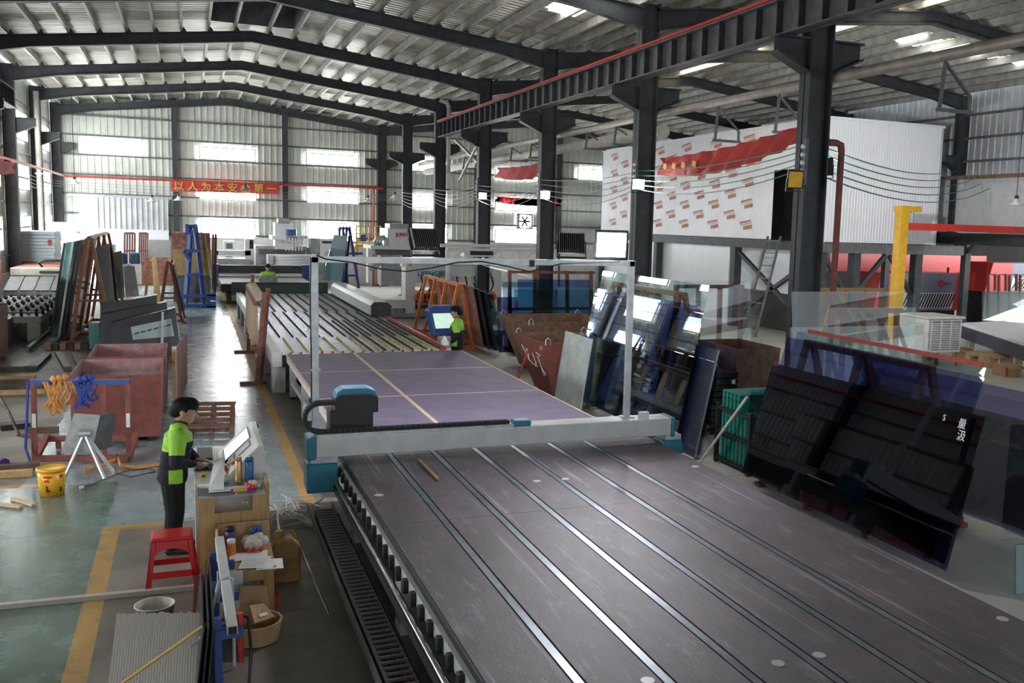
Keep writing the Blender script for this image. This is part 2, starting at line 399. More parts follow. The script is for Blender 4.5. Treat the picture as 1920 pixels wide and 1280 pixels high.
# portal frames
def rafter(name, x0, xr, x1, zr, y):
    mb = MB()
    for xa in (x0, x1):
        d = 1 if xr > xa else -1
        xs = [xa + d * .2, xa + d * 1.6, xr]; hs = [.3, .17, .15]
        for (p, hp), (q, hq) in zip(zip(xs, hs), list(zip(xs, hs))[1:]):
            zp = ZE + (zr - ZE) * abs(p - xa) / abs(xr - xa); zq = ZE + (zr - ZE) * abs(q - xa) / abs(xr - xa)
            a = [(p, y - .01, zp - hp), (q, y - .01, zq - hq), (q, y + .01, zq - hq), (p, y + .01, zp - hp), (p, y - .01, zp + .15), (q, y - .01, zq + .15), (q, y + .01, zq + .15), (p, y + .01, zp + .15)]
            mb.hexa(a)
            for dz0, dz1, hh in ((-hp, -hq, .02), (.15, .15, .02)):
                mb.hexa([(p, y - .1, zp + dz0 - hh), (q, y - .1, zq + dz1 - hh), (q, y + .1, zq + dz1 - hh), (p, y + .1, zp + dz0 - hh), (p, y - .1, zp + dz0 + hh), (q, y - .1, zq + dz1 + hh), (q, y + .1, zq + dz1 + hh), (p, y + .1, zp + dz0 + hh)])
        for k in range(10):
            t = (k + .35) / 10; x = xa + (xr - xa) * t; z = ZE + .16 + (zr - ZE) * t
            mb.prism([(-.1, 0), (.1, 0), (.0, .16)], (x + .06, y - .09, z), (1, 0, 0), (0, 0, 1), (0, .01, 0))
    o = part(name, mb, 'steel_dark'); st(tag(o, 'dark steel roof rafter of the machine hall' if x0 < 0 else 'dark steel roof rafter of the hall beyond the columns', 'rafter', 'roof rafters ' + ('left' if x0 < 0 else 'right'))); return o
for y in FR[:8]:
    rafter('roof_rafter', XL, RL, XC, ZRL, y - .1); rafter('roof_rafter', XC, RR, XR, ZRR, y - .1)
# columns
def column(x, y, z1, label, group, br=(1, 1), zb=6.75, w=.45, fl_=.3, z0=0):
    c = wthing('steel_column', label, 'column', (x, y, z0), group); st(c)
    mb = MB().b2((x - w / 2, y - fl_ / 2, z0), (x - w / 2 + .025, y + fl_ / 2, z1)).b2((x + w / 2 - .025, y - fl_ / 2, z0), (x + w / 2, y + fl_ / 2, z1)).b2((x - w / 2, y - .012, z0), (x + w / 2, y + .012, z1))
    part('shaft', mb, 'steel_dark', c)
    part('base_plate', MB().b2((x - .35, y - .25, z0), (x + .35, y + .25, z0 + .03)), 'steel_dark', c)
    for s, L_ in ((-1, br[0]), (1, br[1])):
        if not L_: continue
        e = x + s * (w / 2 + .62 * L_); a = x + s * w / 2
        mb = MB()
        mb.prism([(0, 0), (0, -.5), (s * .62 * L_, -.22), (s * .62 * L_, 0)], (a, y - .012, zb), (1, 0, 0), (0, 0, 1), (0, .024, 0))
        mb.b2((min(a, e), y - .13, zb), (max(a, e), y + .13, zb + .03))
        mb.hexa([(a, y - .13, zb - .53), (e, y - .13, zb - .25), (e, y + .13, zb - .25), (a, y + .13, zb - .53), (a, y - .13, zb - .5), (e, y - .13, zb - .22), (e, y + .13, zb - .22), (a, y + .13, zb - .5)])
        part('corbel', mb, 'steel_dark', c)
    return c
MID = [column(XC, y, 8.6, 'dark steel H column of the middle row carrying the crane beam', 'middle row columns') for y in FR[:8]]
for y in FR[:8]: column(XL, y, 8.6, 'dark steel column against the left wall with a single corbel', 'left wall columns', (0, 1), 6.75, .4, .3)
for y in FR[:6]: column(XR, y, 8.5, 'dark steel column standing at the right wall', 'right wall columns', (.6, 0), 6.4, .4, .3, 3.75)
# crane beams
def crane_beam(x, y0, y1, label):
    c = wthing('crane_beam', label, 'crane beam', (x, y0, 6.78)); st(c)
    z0, z1 = 6.79, 7.36
    part('girder', MB().b2((x - .14, y0, z0), (x + .14, y1, z0 + .025)).b2((x - .16, y0, z1 - .03), (x + .16, y1, z1)).b2((x - .01, y0, z0), (x + .01, y1, z1)), 'steel_mid', c)
    me = None; n = int((y1 - y0) / .62)
    for k in range(n + 1):
        y = y0 + .02 + k * .62
        if me is None:
            o = part('stiffener', MB().b2((x - .13, y - .006, z0 + .02), (x + .13, y + .006, z1 - .02)), 'steel_dark', c); me = o
        else:
            o = me.copy(); COL.objects.link(o); o.location = (0, k * .62, 0)
    part('rail', MB().b2((x - .03, y0, z1), (x + .03, y1, z1 + .07)), 'steel_mid', c)
    part('conductor_bar', MB().b2((x - .17, y0, z1 + .01), (x - .13, y1, z1 + .06)), 'bright_red', c, label='red conductor bar')
    return c
crane_beam(XC - .62, YF, 36.9, 'dark crane girder with red conductor bar along the column row')
crane_beam(XL + .55, YF, 36.4, 'dark crane girder stub on the left wall columns')
# windows ------------------------------------------------------------
WN = [0]
def window(lo, hi, axis, face, mull=0, label=None, glow='daylight'):
    """daylit pane with a slim frame standing on a wall; axis = wall normal, face = coordinate of the wall"""
    WN[0] += 1
    c = wthing('window_%d' % WN[0], label, 'window', tuple(lo)); st(c)
    (a0, z0), (a1, z1) = (lo[1 if axis == 'x' else 0], lo[2]), (hi[1 if axis == 'x' else 0], hi[2])
    def B(mb, p0, p1, q0, q1, d0, d1):
        if axis == 'y': mb.b2((p0, face + d0, q0), (p1, face + d1, q1))
        else: mb.b2((face + d0, p0, q0), (face + d1, p1, q1))
        return mb
    s = -1 if (axis == 'y' or face > 10) else 1
    mb = MB(); t = .05
    for p0, p1, q0, q1 in ((a0 - t, a1 + t, z0 - t, z0), (a0 - t, a1 + t, z1, z1 + t), (a0 - t, a0, z0, z1), (a1, a1 + t, z0, z1)): B(mb, p0, p1, q0, q1, 0, s * .08)
    part('window_frame', mb, 'light_grey', c)
    for k in range(mull + 1):
        w_ = (a1 - a0) / (mull + 1)
        part('pane', B(MB(), a0 + k * w_ + .015, a0 + (k + 1) * w_ - .015, z0, z1, 0, s * .03), glow, c)
    return c
def wback(px0, py0, px1, py1, label, mull=0):
    a, b = gy(px0, py0, YB), gy(px1, py1, YB); window((a.x, YB, min(a.z, b.z)), (b.x, YB, max(a.z, b.z)), 'y', YB + .12, mull, label)
wback(158, 263, 270, 291, 'bright upper window in far wall left of the first post')
wback(375, 276, 478, 302, 'bright upper window in far wall above the red banner')
wback(576, 288, 672, 312, 'bright upper window in far wall right of the second post')
wback(375, 352, 480, 376, 'bright window in far wall directly under the red banner')
wback(577, 359, 672, 382, 'bright middle window in far wall right of the red banner')
wback(378, 413, 478, 447, 'bright ground floor window in far wall behind the tall blue rack', 2)
wback(579, 419, 668, 452, 'bright ground floor window in far wall behind the yellow railing', 2)
wback(774, 300, 838, 322, 'bright upper window in far wall beside the white downpipe')
wback(774, 368, 838, 390, 'bright middle window in far wall beside the white downpipe')
wback(774, 425, 838, 455, 'bright ground window in far wall behind the white panel machine', 2)
wback(930, 375, 1014, 396, 'bright window in far wall under the fallen red banner')
wback(930, 318, 1014, 336, 'bright window in far wall behind the sagging red banner')
wback(930, 430, 1014, 456, 'bright ground window in far wall under the wall fan', 2)
wback(1086, 317, 1150, 339, 'bright window in far wall next to the white insulated box')
# open gateway with sliding sheet door
g0, g1 = gy(150, 368, YB), gy(318, 500, YB)
window((g0.x, YB, .05), (g0.x + .55, YB, g0.z), 'y', YB + .1, 0, 'tall bright gap of the open gateway beside the sliding door')
dr = wthing('door_1', 'ribbed grey sliding sheet door half open in the far wall', 'door', (g0.x + .55, YB, 0)); st(dr)
ribbed((g0.x + .55, YB - .12, 2.75), (g1.x, YB - .12, 2.75), (0, 0, g0.z - 2.75), .05, .24, (0, -1, 0), 'door_sheet', 'sheet_galv', dr)
part('door_lower_panel', MB().b2((g0.x + .55, YB - .1, .05), (g1.x, YB - .06, 2.75)), 'panel_white', dr)
part('door_track', MB().b2((g0.x - .5, YB - .2, g0.z), (g1.x + .2, YB - .08, g0.z + .12)), 'zinc', dr)
# windows of the left wall, two rows in each bay
for i, y in enumerate(FR[1:4]):
    for z0, z1, nm in ((6.25, 7.25, 'upper'), (4.35, 5.25, 'middle'), (2.2, 3.3, 'lower')):
        window((XL, y + 1.9, z0), (XL, y + 5.1, z1), 'x', XL - .2, 0, 'bright %s window in the left wall between two columns' % nm)
        bpy.data.objects['window_%d' % WN[0]]['group'] = '%s windows of the left wall' % nm
for i, y in enumerate(FR[6:8]):  # unseen glowing panes, added to light the foreground from the left
    window((XL, y + 1.2, 1.5), (XL, y + 5.6, 3.3), 'x', XL - .2, 3, 'long low light pane added in the left wall of the near bays', 'pane_fill_glow')
    bpy.data.objects['window_%d' % WN[0]]['group'] = 'added light panes of the near left wall'
# near end wall behind the viewer is an open gate front: only its lintel stands
lin = part('wall_front', MB().b2((XL, YF - .2, 5.6), (XR, YF, 9.6)), 'sheet_wall'); st(tag(lin, 'sheet lintel wall above the open gates of the near end', 'wall'))
# ================================================================ CUTTING TABLES AND GANTRY
mat('felt_dark', (.105, .088, .105), .6, 0, .25, 2.2, col2=(.06, .05, .062), bump=.25, bscale=90, stretch=(1, .5, 1))
mat('felt_purple', (.165, .132, .22), .62, 0, .14, 2.5, col2=(.125, .098, .17), bump=.2, bscale=80)
mat('disc_white', (.5, .48, .5), .4, 0, .05, 5)
def dusty(name):
    """felt with chalk dust scratches and streaks of ground glass"""
    m = M[name]; nt = m.node_tree; L = nt.links.new; b = nt.nodes['Principled BSDF']; src = b.inputs['Base Color'].links[0].from_socket
    tc = nd(nt, 'ShaderNodeTexCoord'); mp = nd(nt, 'ShaderNodeMapping'); mp.inputs['Scale'].default_value = (2.2, .5, 1); L(tc.outputs['Object'], mp.inputs[0])
    a = nd(nt, 'ShaderNodeTexNoise'); a.inputs['Scale'].default_value = 2.4; a.inputs['Detail'].default_value = 9; a.inputs['Roughness'].default_value = .75; L(mp.outputs[0], a.inputs['Vector'])
    r = nd(nt, 'ShaderNodeValToRGB'); r.color_ramp.elements[0].position = .55; r.color_ramp.elements[1].position = .74; L(a.outputs['Fac'], r.inputs[0])
    v = nd(nt, 'ShaderNodeTexNoise'); v.inputs['Scale'].default_value = 60; v.inputs['Detail'].default_value = 3; L(tc.outputs['Object'], v.inputs['Vector'])
    r2 = nd(nt, 'ShaderNodeValToRGB'); r2.color_ramp.elements[0].position = .66; r2.color_ramp.elements[1].position = .74; L(v.outputs['Fac'], r2.inputs[0])
    mp3 = nd(nt, 'ShaderNodeMapping'); mp3.inputs['Scale'].default_value = (7, .22, 1); L(tc.outputs['Object'], mp3.inputs[0])
    a3 = nd(nt, 'ShaderNodeTexNoise'); a3.inputs['Scale'].default_value = 2; a3.inputs['Detail'].default_value = 7; L(mp3.outputs[0], a3.inputs['Vector'])
    r3 = nd(nt, 'ShaderNodeValToRGB'); r3.color_ramp.elements[0].position = .62; r3.color_ramp.elements[1].position = .72; L(a3.outputs['Fac'], r3.inputs[0])
    s0 = nd(nt, 'ShaderNodeMath', operation='MAXIMUM'); L(r3.outputs[0], s0.inputs[0]); L(r.outputs[0], s0.inputs[1])
    sm = nd(nt, 'ShaderNodeMath', operation='MAXIMUM'); L(s0.outputs[0], sm.inputs[0]); L(r2.outputs[0], sm.inputs[1])
    ml = nd(nt, 'ShaderNodeMath', operation='MULTIPLY'); ml.inputs[1].default_value = .62; L(sm.outputs[0], ml.inputs[0])
    mx = nd(nt, 'ShaderNodeMixRGB'); mx.inputs[2].default_value = (.34, .31, .36, 1); L(ml.outputs[0], mx.inputs[0]); L(src, mx.inputs[1]); L(mx.outputs[0], b.inputs['Base Color'])
dusty('felt_dark')
TZ = .85
t1 = wthing('glass_cutting_table', 'long dark felt cutting table with steel belts in the foreground', 'cutting table', (1.61, 2.5, 0))
TX0, TX1, TY0, TY1 = 1.62, 5.6, 2.4, 12.1
belts = [2.16, 2.69, 3.215, 3.71, 4.205, 4.70]
edges = [TX0] + belts + [TX1]
yseams = [TY0, 4.2, 8.6, TY1]
for i in range(7):
    x0 = edges[i] + (.045 if i else 0); x1 = edges[i + 1] - (.045 if i < 6 else 0)
    for y0, y1 in zip(yseams, yseams[1:]):
        part('felt_panel', MB().b2((x0, y0 + .002, TZ - .03), (x1, y1 - .002, TZ)), 'felt_dark', t1)
for x in belts:
    part('belt_channel', MB().b2((x - .045, TY0, TZ - .03), (x + .045, TY1, TZ - .015)), 'black', t1)
    b_ = part('transport_belt', MB().b2((x - .03, TY0, TZ - .015), (x + .03, TY1, TZ - .002)), 'alu_strip', t1, label='ribbed steel-blue transport belt')
for x, y in ((3.45, 9.64), (3.78, 9.63), (1.73, 9.6), (5.45, 9.71), (3.81, 5.0), (3.48, 4.99), (5.48, 5.05), (2.57, 5.06)):
    part('air_disc', MB().cyl((x, y, TZ - .002), (x, y, TZ + .003), .045, n=16), 'disc_white', t1)
part('table_frame', MB().b2((TX0 + .02, TY0, TZ - .2), (TX1 - .02, TY1, TZ - .035)), 'black', t1)
part('edge_strip', MB().b2((TX0 - .02, TY0, TZ - .05), (TX0 - .001, TY1, TZ - .004)), 'rubber', t1)
part('side_rail', MB().b2((TX0 - .06, TY0, TZ - .16), (TX0 - .021, TY1, TZ - .055)), 'light_grey', t1)
k0 = None
for k in range(34):
    y = 2.5 + k * .285
    if k0 is None: k0 = part('rail_stop', MB().b2((TX0 - .1, y, TZ - .17), (TX0 - .06, y + .06, TZ - .06)), 'black', t1)
    else: o = k0.copy(); COL.objects.link(o); o.location = (0, k * .285, 0)
part('guide_shaft', MB().cyl((TX0 - .15, TY0, TZ - .17), (TX0 - .15, TY1, TZ - .17), .022, n=12), 'chrome', t1, smooth=True, label='polished guide shaft')
part('shaft_bracket', MB().b2((TX0 - .17, TY0, TZ - .28), (TX0 - .1, TY1, TZ - .2)), 'black', t1)
part('guide_shaft', MB().cyl((TX1 + .13, TY0, TZ - .17), (TX1 + .13, TY1, TZ - .17), .022, n=12), 'chrome', t1, smooth=True)
for y in (3.0, 5.6, 8.2, 10.8):
    for x in (TX0 + .12, TX1 - .15):
        part('leg', MB().b2((x - .09, y - .12, 0), (x + .09, y + .12, TZ - .2)), 'grey_paint', t1)
    part('cross_beam', MB().b2((TX0 + .1, y - .05, TZ - .42), (TX1 - .1, y + .05, TZ - .2)), 'grey_paint', t1)
for y0, y1 in ((3.0, 5.6), (5.6, 8.2), (8.2, 10.8)):
    part('lower_beam', MB().b2((TX0 + .08, y0, .12), (TX0 + .18, y1, .26)), 'grey_paint', t1)
# cable chain that lies in a tray beside the table
ch = wthing('cable_chain', 'black ladder-like cable chain in a tray along the foreground table', 'cable chain', (1.35, 3.5, .3))
part('tray', MB().b2((1.2, 3.2, .25), (1.48, 11.2, .28)).b2((1.2, 3.2, .28), (1.21, 11.2, .36)).b2((1.47, 3.2, .28), (1.48, 11.2, .36)), 'steel_mid', ch)
k0 = None
for k in range(72):
    y = 4.0 + k * .095
    if k0 is None: k0 = part('chain_link', MB().b2((1.235, y, .285), (1.25, y + .09, .39)).b2((1.43, y, .285), (1.445, y + .09, .39)).b2((1.235, y + .03, .375), (1.445, y + .06, .395)), 'steel_mid', ch)
    else: o = k0.copy(); COL.objects.link(o); o.location = (0, k * .095, 0)
for x, m in ((1.28, 'bright_red'), (1.32, 'black'), (1.36, 'black'), (1.4, 'bright_red')):
    part('cable', MB().cyl((x, 4.0, .32), (x, 10.8, .32), .013, n=6), m, ch)
lp = []
for k in range(13):
    a = -PI / 2 + PI * k / 12; lp.append((0, 4.0 - .0 - .28 * math.cos(a), .62 + .28 * math.sin(a)))
for i, (p, q) in enumerate(zip(lp, lp[1:])):
    d = V(q) - V(p); mb = MB()
    for x in (1.24, 1.44): mb.bar((x, p[1], p[2]), (x, q[1], q[2]), .015, .09, up=(0, d.z, -d.y))
    mb.bar((1.235, (p[1] + q[1]) / 2, (p[2] + q[2]) / 2), (1.445, (p[1] + q[1]) / 2, (p[2] + q[2]) / 2), .03, .02)
    part('chain_link', mb, 'black', ch)
for s_ in (4.5, 6.5, 8.5, 10.5): part('tray_stand', MB().b2((1.3, s_, 0), (1.36, s_ + .06, .25)), 'steel_mid', ch)
# second table beyond the gantry
t2 = wthing('glass_cutting_table', 'purple felt cutting table divided by pale wooden strips behind the gantry', 'cutting table', (1.75, 12.4, 0))
UX0, UX1, UY0, UY1 = 1.76, 5.42, 12.3, 20.2
for x0, x1 in ((UX0 + .03, 3.09), (3.15, UX1 - .03)):
    for y0, y1 in ((UY0, 15.07), (15.1, 17.72), (17.75, UY1)):
        part('felt_panel', MB().b2((x0, y0, TZ - .03), (x1, y1, TZ)), 'felt_purple', t2)
part('wooden_strip', MB().b2((3.09, UY0, TZ - .02), (3.15, UY1, TZ + .004)), 'wood_pale', t2)
for y in (15.07, 17.72): part('wooden_strip', MB().b2((UX0, y, TZ - .02), (UX1, y + .03, TZ + .004)), 'wood_pale', t2)
for x in (UX0, UX1 - .03): part('wooden_strip', MB().b2((x, UY0, TZ - .03), (x + .03, UY1, TZ + .004)), 'wood_pale', t2)
part('table_frame', MB().b2((UX0 + .02, UY0, TZ - .16), (UX1 - .02, UY1, TZ - .035)), 'white_paint', t2)
for y in (12.8, 15.2, 17.6, 19.8):
    for x in (UX0 + .1, UX1 - .1):
        part('leg', MB().b2((x - .06, y - .06, .05), (x + .06, y + .06, TZ - .16)), 'white_paint', t2)
        part('levelling_foot', MB().cyl((x, y, 0), (x, y, .05), .06, .03, 10), 'black', t2)
for y in (12.8, 15.2, 17.6): part('side_beam', MB().b2((UX0 + .06, y, .3), (UX0 + .14, y + 2.3, .4)), 'white_paint', t2)
# gantry bridge -----------------------------------------------------
GY = 10.9
ga = wthing('cutting_gantry', 'pale grey cutting gantry beam with blue end covers spanning the table', 'gantry', (1.25, GY, .85))
part('bridge_beam', MB().b2((1.27, GY, .955), (5.74, GY + .32, 1.18)), 'light_grey', ga, bev=.012)
for x0, x1 in ((1.17, 1.27), (5.74, 5.8)): part('end_cover', MB().b2((x0, GY - .01, .93), (x1, GY + .33, 1.19)), 'teal_cover', ga, bev=.02, label='blue end cover')
for x0, x1 in ((1.16, 1.5), (5.62, 5.9)):
    part('drive_housing', MB().prism([(0, 0), (.36, .03), (.36, .27), (.3, .33), (.04, .33), (0, .26)], (x0, GY - .05, .56), (0, 1, 0), (0, 0, 1), (x1 - x0, 0, 0)), 'teal_cover', ga, bev=.015, label='blue drive housing')
    part('saddle', MB().b2((x0 + .05, GY + .02, .86), (x1, GY + .3, .955)), 'zinc', ga)
part('chain_tray', MB().b2((1.28, GY + .03, 1.18), (3.6, GY + .16, 1.215)), 'zinc', ga)
k0 = None
for k in range(36):
    x = 1.32 + k * .062
    if k0 is None: k0 = part('drag_chain_link', MB().b2((x, GY + .04, 1.215), (x + .055, GY + .15, 1.255)).b2((x + .012, GY + .06, 1.255), (x + .043, GY + .13, 1.259)), 'rubber', ga)
    else: o = k0.copy(); COL.objects.link(o); o.location = (k * .062, 0, 0)
lp = [(1.32 - .165 * math.sin(PI * k / 12), 1.235 + .165 * (1 - math.cos(PI * k / 12))) for k in range(13)] + [(1.42, 1.565), (1.5, 1.565)]
for p, q in zip(lp, lp[1:]):
    part('drag_chain_link', MB().bar((p[0], GY + .095, p[1]), (q[0], GY + .095, q[1]), .11, .045, up=(q[1] - p[1], 0, -(q[0] - p[0]))), 'rubber', ga)
part('tray_end_cap', MB().b2((3.6, GY + .02, 1.18), (3.82, GY + .2, 1.25)), 'teal_cover', ga, bev=.02)
hd = part('cutting_head', MB().prism([(0, 0), (.5, 0), (.5, .22), (.56, .22), (.56, .4), (.48, .44), (.14, .44), (.06, .4), (.06, .26), (0, .26)], (1.46, GY + .34, 1.16), (1, 0, 0), (0, 0, 1), (0, .28, 0)), 'black', ga, bev=.012, label='black cutting head carriage')
sub('head_cover', MB().prism([(.06, .4), (.14, .445), (.48, .445), (.56, .4), (.53, .48), (.44, .52), (.16, .52), (.09, .48)], (1.46, GY + .36, 1.15), (1, 0, 0), (0, 0, 1), (0, .26, 0)), 'teal_cover', hd, bev=.01)
sub('cutting_wheel', MB().cyl((1.7, GY + .5, .87), (1.7, GY + .5, 1.18), .04, n=12), 'chrome', hd)
part('sensor_block', MB().b2((5.35, GY + .12, 1.18), (5.47, GY + .2, 1.25)), 'white_paint', ga)
wd = single('wooden_stick', MB().cyl((2.42, 10.85, .872), (2.43, 9.95, .872), .016, n=8).cyl((2.426, 10.36, .873), (2.426, 10.3, .873), .02, n=8), 'wood', 'thin wooden stick lying on the dark table under the gantry', 'stick')
# lamp frame on the gantry
lf = wthing('lamp_frame', 'galvanised pipe goal frame standing on the gantry beam', 'pipe frame', (1.29, GY + .2, 1.0))
PY_ = GY + .2
for x, z in ((1.285, 1.2), (5.18, 1.2)):
    part('post', MB().b2((x - .035, PY_ - .035, z), (x + .035, PY_ + .035, 3.2)), 'zinc', lf)
part('post_foot', MB().b2((5.1, PY_ - .07, 1.18), (5.26, PY_ + .07, 1.2)), 'zinc', lf)
part('crossbar', MB().b2((1.25, PY_ - .035, 3.14), (5.22, PY_ + .035, 3.21)), 'zinc', lf)
part('junction_box', MB().b2((3.8, PY_ - .05, 3.12), (3.86, PY_ + .05, 3.2)), 'black', lf)
cw = [(1.3, PY_ - .04, 3.22)] + [(1.4 + .3 * k, PY_ - .045, 3.18 - .13 * math.sin(k * .55) ** 2) for k in range(9)] + [(4.2, PY_ - .045, 3.16), (5.0, PY_ - .045, 3.2)]
part('cable', MB().tube(cw, .008, 5), 'black', lf)
part('cable', MB().tube([(1.24, PY_ - .04, 3.2), (1.235, PY_, 2.6), (1.245, PY_, 1.9), (1.235, PY_, 1.3)], .008, 5), 'black', lf)
part('cable_tie', MB().b2((1.24, PY_ - .05, 1.92), (1.34, PY_ + .05, 1.94)), 'zinc', lf)
part('outlet_box', MB().b2((1.16, PY_ - .03, 1.35), (1.24, PY_ + .05, 1.52)), 'white_paint', lf)
def flood(name, loc, yaw, pitch, label, lit, w=.34, h=.27, light=0, col=(1, 1, 1), spot=2.5):
    """finned LED floodlight; local +x is where the lamp shines"""
    t = thing(name, label, 'floodlight', loc)
    R = Matrix.Rotation(yaw, 3, 'Z') @ Matrix.Rotation(pitch, 3, 'Y')
    def T(mb): mb.v = [tuple(R @ V(p)) for p in mb.v]; return mb
    part('housing', T(MB().box((0, 0, 0), (.05, w, h))), 'black', t, bev=.006)
    for k in range(13):
        y = -w / 2 + .02 + k * (w - .04) / 12
        part('cooling_fin', T(MB().box((-.05, y, 0), (.07, .006, h * .94))), 'steel_mid', t)
    part('lens', T(MB().box((.027, 0, 0), (.008, w * .86, h * .84))), lit, t)
    part('bracket', T(MB().b2((-.02, -w / 2 - .012, -.19), (.01, -w / 2, .02)).b2((-.02, w / 2, -.19), (.01, w / 2 + .012, .02)).b2((-.02, -w / 2 - .012, -.2), (.01, w / 2 + .012, -.19))), 'black', t)
    if light:
        l = bpy.data.lights.new('flood', 'SPOT'); l.energy = light; l.spot_size = spot; l.spot_blend = .7; l.shadow_soft_size = .12; l.color = col
        o = bpy.data.objects.new('flood_light', l); COL.objects.link(o); o.parent = t
        d = R @ V((1, 0, 0)); o.location = d * .06; o.rotation_euler = d.to_track_quat('-Z', 'Y').to_euler()
    return t
FZ = 3.41
flood('floodlight', (2.5, PY_, FZ), PI / 2 + .2, .5, 'black finned floodlight seen from behind on the pipe frame over purple table', 'lamp_face', light=260, col=(.93, .93, 1))
flood('floodlight', (4.35, PY_, FZ), PI / 2 - .3, .5, 'black finned floodlight turned away on the pipe frame next to the glaring one', 'lamp_face', light=260, col=(.93, .93, 1))
flood('floodlight', (4.88, PY_ - .02, FZ), -PI / 2 - .3, .22, 'glaring white floodlight on the pipe frame shining towards the dark table', 'lamp_face', w=.42, h=.36, light=420, col=(.96, .94, 1))
# roller conveyor behind the purple table ---------------------------
rc = wthing('roller_conveyor', 'long white framed conveyor bed of thin rollers with black and yellow wheels', 'roller conveyor', (1.6, 20.4, 0))
RX0, RX1, RY0, RY1 = 1.72, 5.12, 20.45, 36.6
part('side_frame', MB().b2((RX0 - .2, RY0, .55), (RX0, RY1, .86)), 'white_paint', rc, bev=.02)
part('side_frame', MB().b2((RX1, RY0, .55), (RX1 + .14, RY1, .86)), 'light_grey', rc, bev=.02)
part('red_guard', MB().b2((RX1 - .01, RY0, .83), (RX1 + .03, RY1, .9)), 'red_paint', rc, label='red edge strip')
part('bed', MB().b2((RX0, RY0, .55), (RX1, RY1, .6)), 'black', rc)
for y in (20.8, 23.4, 26, 28.6, 31.2, 33.8, 36.2):
    for x in (RX0 - .06, RX1 + .0):
        part('leg', MB().b2((x - .13, y - .2, 0), (x + .13, y + .2, .56)), 'white_paint', rc)
k0 = None; N = 92
for k in range(N):
    y = RY0 + .12 + k * (RY1 - RY0 - .2) / (N - 1)
    if k0 is None: k0 = part('roller', MB().cyl((RX0, y, .8), (RX1, y, .8), .024, n=7), 'chrome', rc); y00 = y
    else: o = k0.copy(); COL.objects.link(o); o.location = (0, y - y00, 0)
wheels = []; mat('wheel_yellow', (.5, .47, .05), .5, 0, .1, 6)
for i, x in enumerate([1.9 + .3 * k for k in range(11)]):
    for xx, y0, y1, m in ((x, 23.2, 29.4, 'rubber'), (x + .1, 29.6, 36.4, 'rubber'), (x + .06, 20.6, 23.1, 'wheel_yellow')) + (((x + .17, 20.6, 27, 'rubber'),) if i > 4 else ()):
        for k in range(N):
            y = RY0 + .12 + k * (RY1 - RY0 - .2) / (N - 1)
            if y0 <= y <= y1: wheels.append((y, xx, m))
wheels.sort(); w0 = {}
for y, x, m in wheels[:290]:
    if m not in w0: w0[m] = (part('wheel', MB().cyl((x - .012, y, .8), (x + .012, y, .8), .05, n=10), m, rc), x, y)
    else: o = w0[m][0].copy(); COL.objects.link(o); o.location = (x - w0[m][1], y - w0[m][2], 0)
far = MB()
for y, x, m in wheels[290:]: far.cyl((x - .012, y, .8), (x + .012, y, .8), .05, n=7)
part('far_wheels', far, 'rubber', rc, kind='stuff')
for k in range(16): part('drive_hub', MB().cyl((1.86 + k * .21, 20.46, .8), (1.9 + k * .21, 20.46, .8), .06, n=10), 'red_paint', rc)
part('motor_cover', MB().prism([(0, 0), (.62, 0), (.62, .3), (.5, .4), (.1, .4), (0, .3)], (4.72, 27.6, .88), (1, 0, 0), (0, 0, 1), (0, 8.2, 0)), 'light_grey', rc, bev=.02, label='long grey motor cover')
part('cover_end', MB().prism([(.02, 0), (.6, 0), (.6, .29), (.49, .385), (.11, .385), (.02, .29)], (4.72, 27.585, .88), (1, 0, 0), (0, 0, 1), (0, .02, 0)), 'steel_dark', rc)
part('end_guard', MB().b2((RX0 - .35, 36.7, .75), (RX1 - .4, 36.8, 1.22)), 'steel_dark', rc)
mat('dark_green', (.01, .09, .04), .4)
part('guard_window', MB().b2((RX0 + .3, 36.685, .85), (4.6, 36.7, 1.12)), 'dark_green', rc)
# ================================================================ LEFT FOREGROUND
mat('plastic_red', (.62, .012, .015), .32, 0, .06, 3)
mat('plastic_yellow', (.75, .4, .01), .35, 0, .08, 6)
mat('plastic_blue', (.02, .12, .35), .3, 0, .1, 6)
mat('gold', (.55, .36, .15), .3, .5, .08, 6)
mat('off_white', (.6, .58, .52), .55, 0, .12, 8)
mat('console', (.62, .62, .57), .42, 0, .05, 4)
mat('board_grey', (.5, .47, .42), .7, 0, .1, 10, col2=(.4, .37, .34), stretch=(12, 1, 1))
mat('jerry_brown', (.3, .17, .05), .45, 0, .25, 6)
mat('maroon', (.12, .01, .02), .8, 0, .2, 6)
mat('cord_grey', (.55, .52, .5), .6, 0, .1, 6)
mat('strap_orange', (.68, .3, .07), .7, 0, .2, 20)
mat('strap_blue', (.03, .07, .35), .7, 0, .2, 20)
mat('rope', (.55, .6, .62), .8, 0, .1, 40)
mat('rope_yellow', (.5, .34, .1), .8, 0, .15, 40)
mat('purple_plastic', (.12, .04, .25), .5)
emit('screen_white', (.8, .78, .95), 1.1)
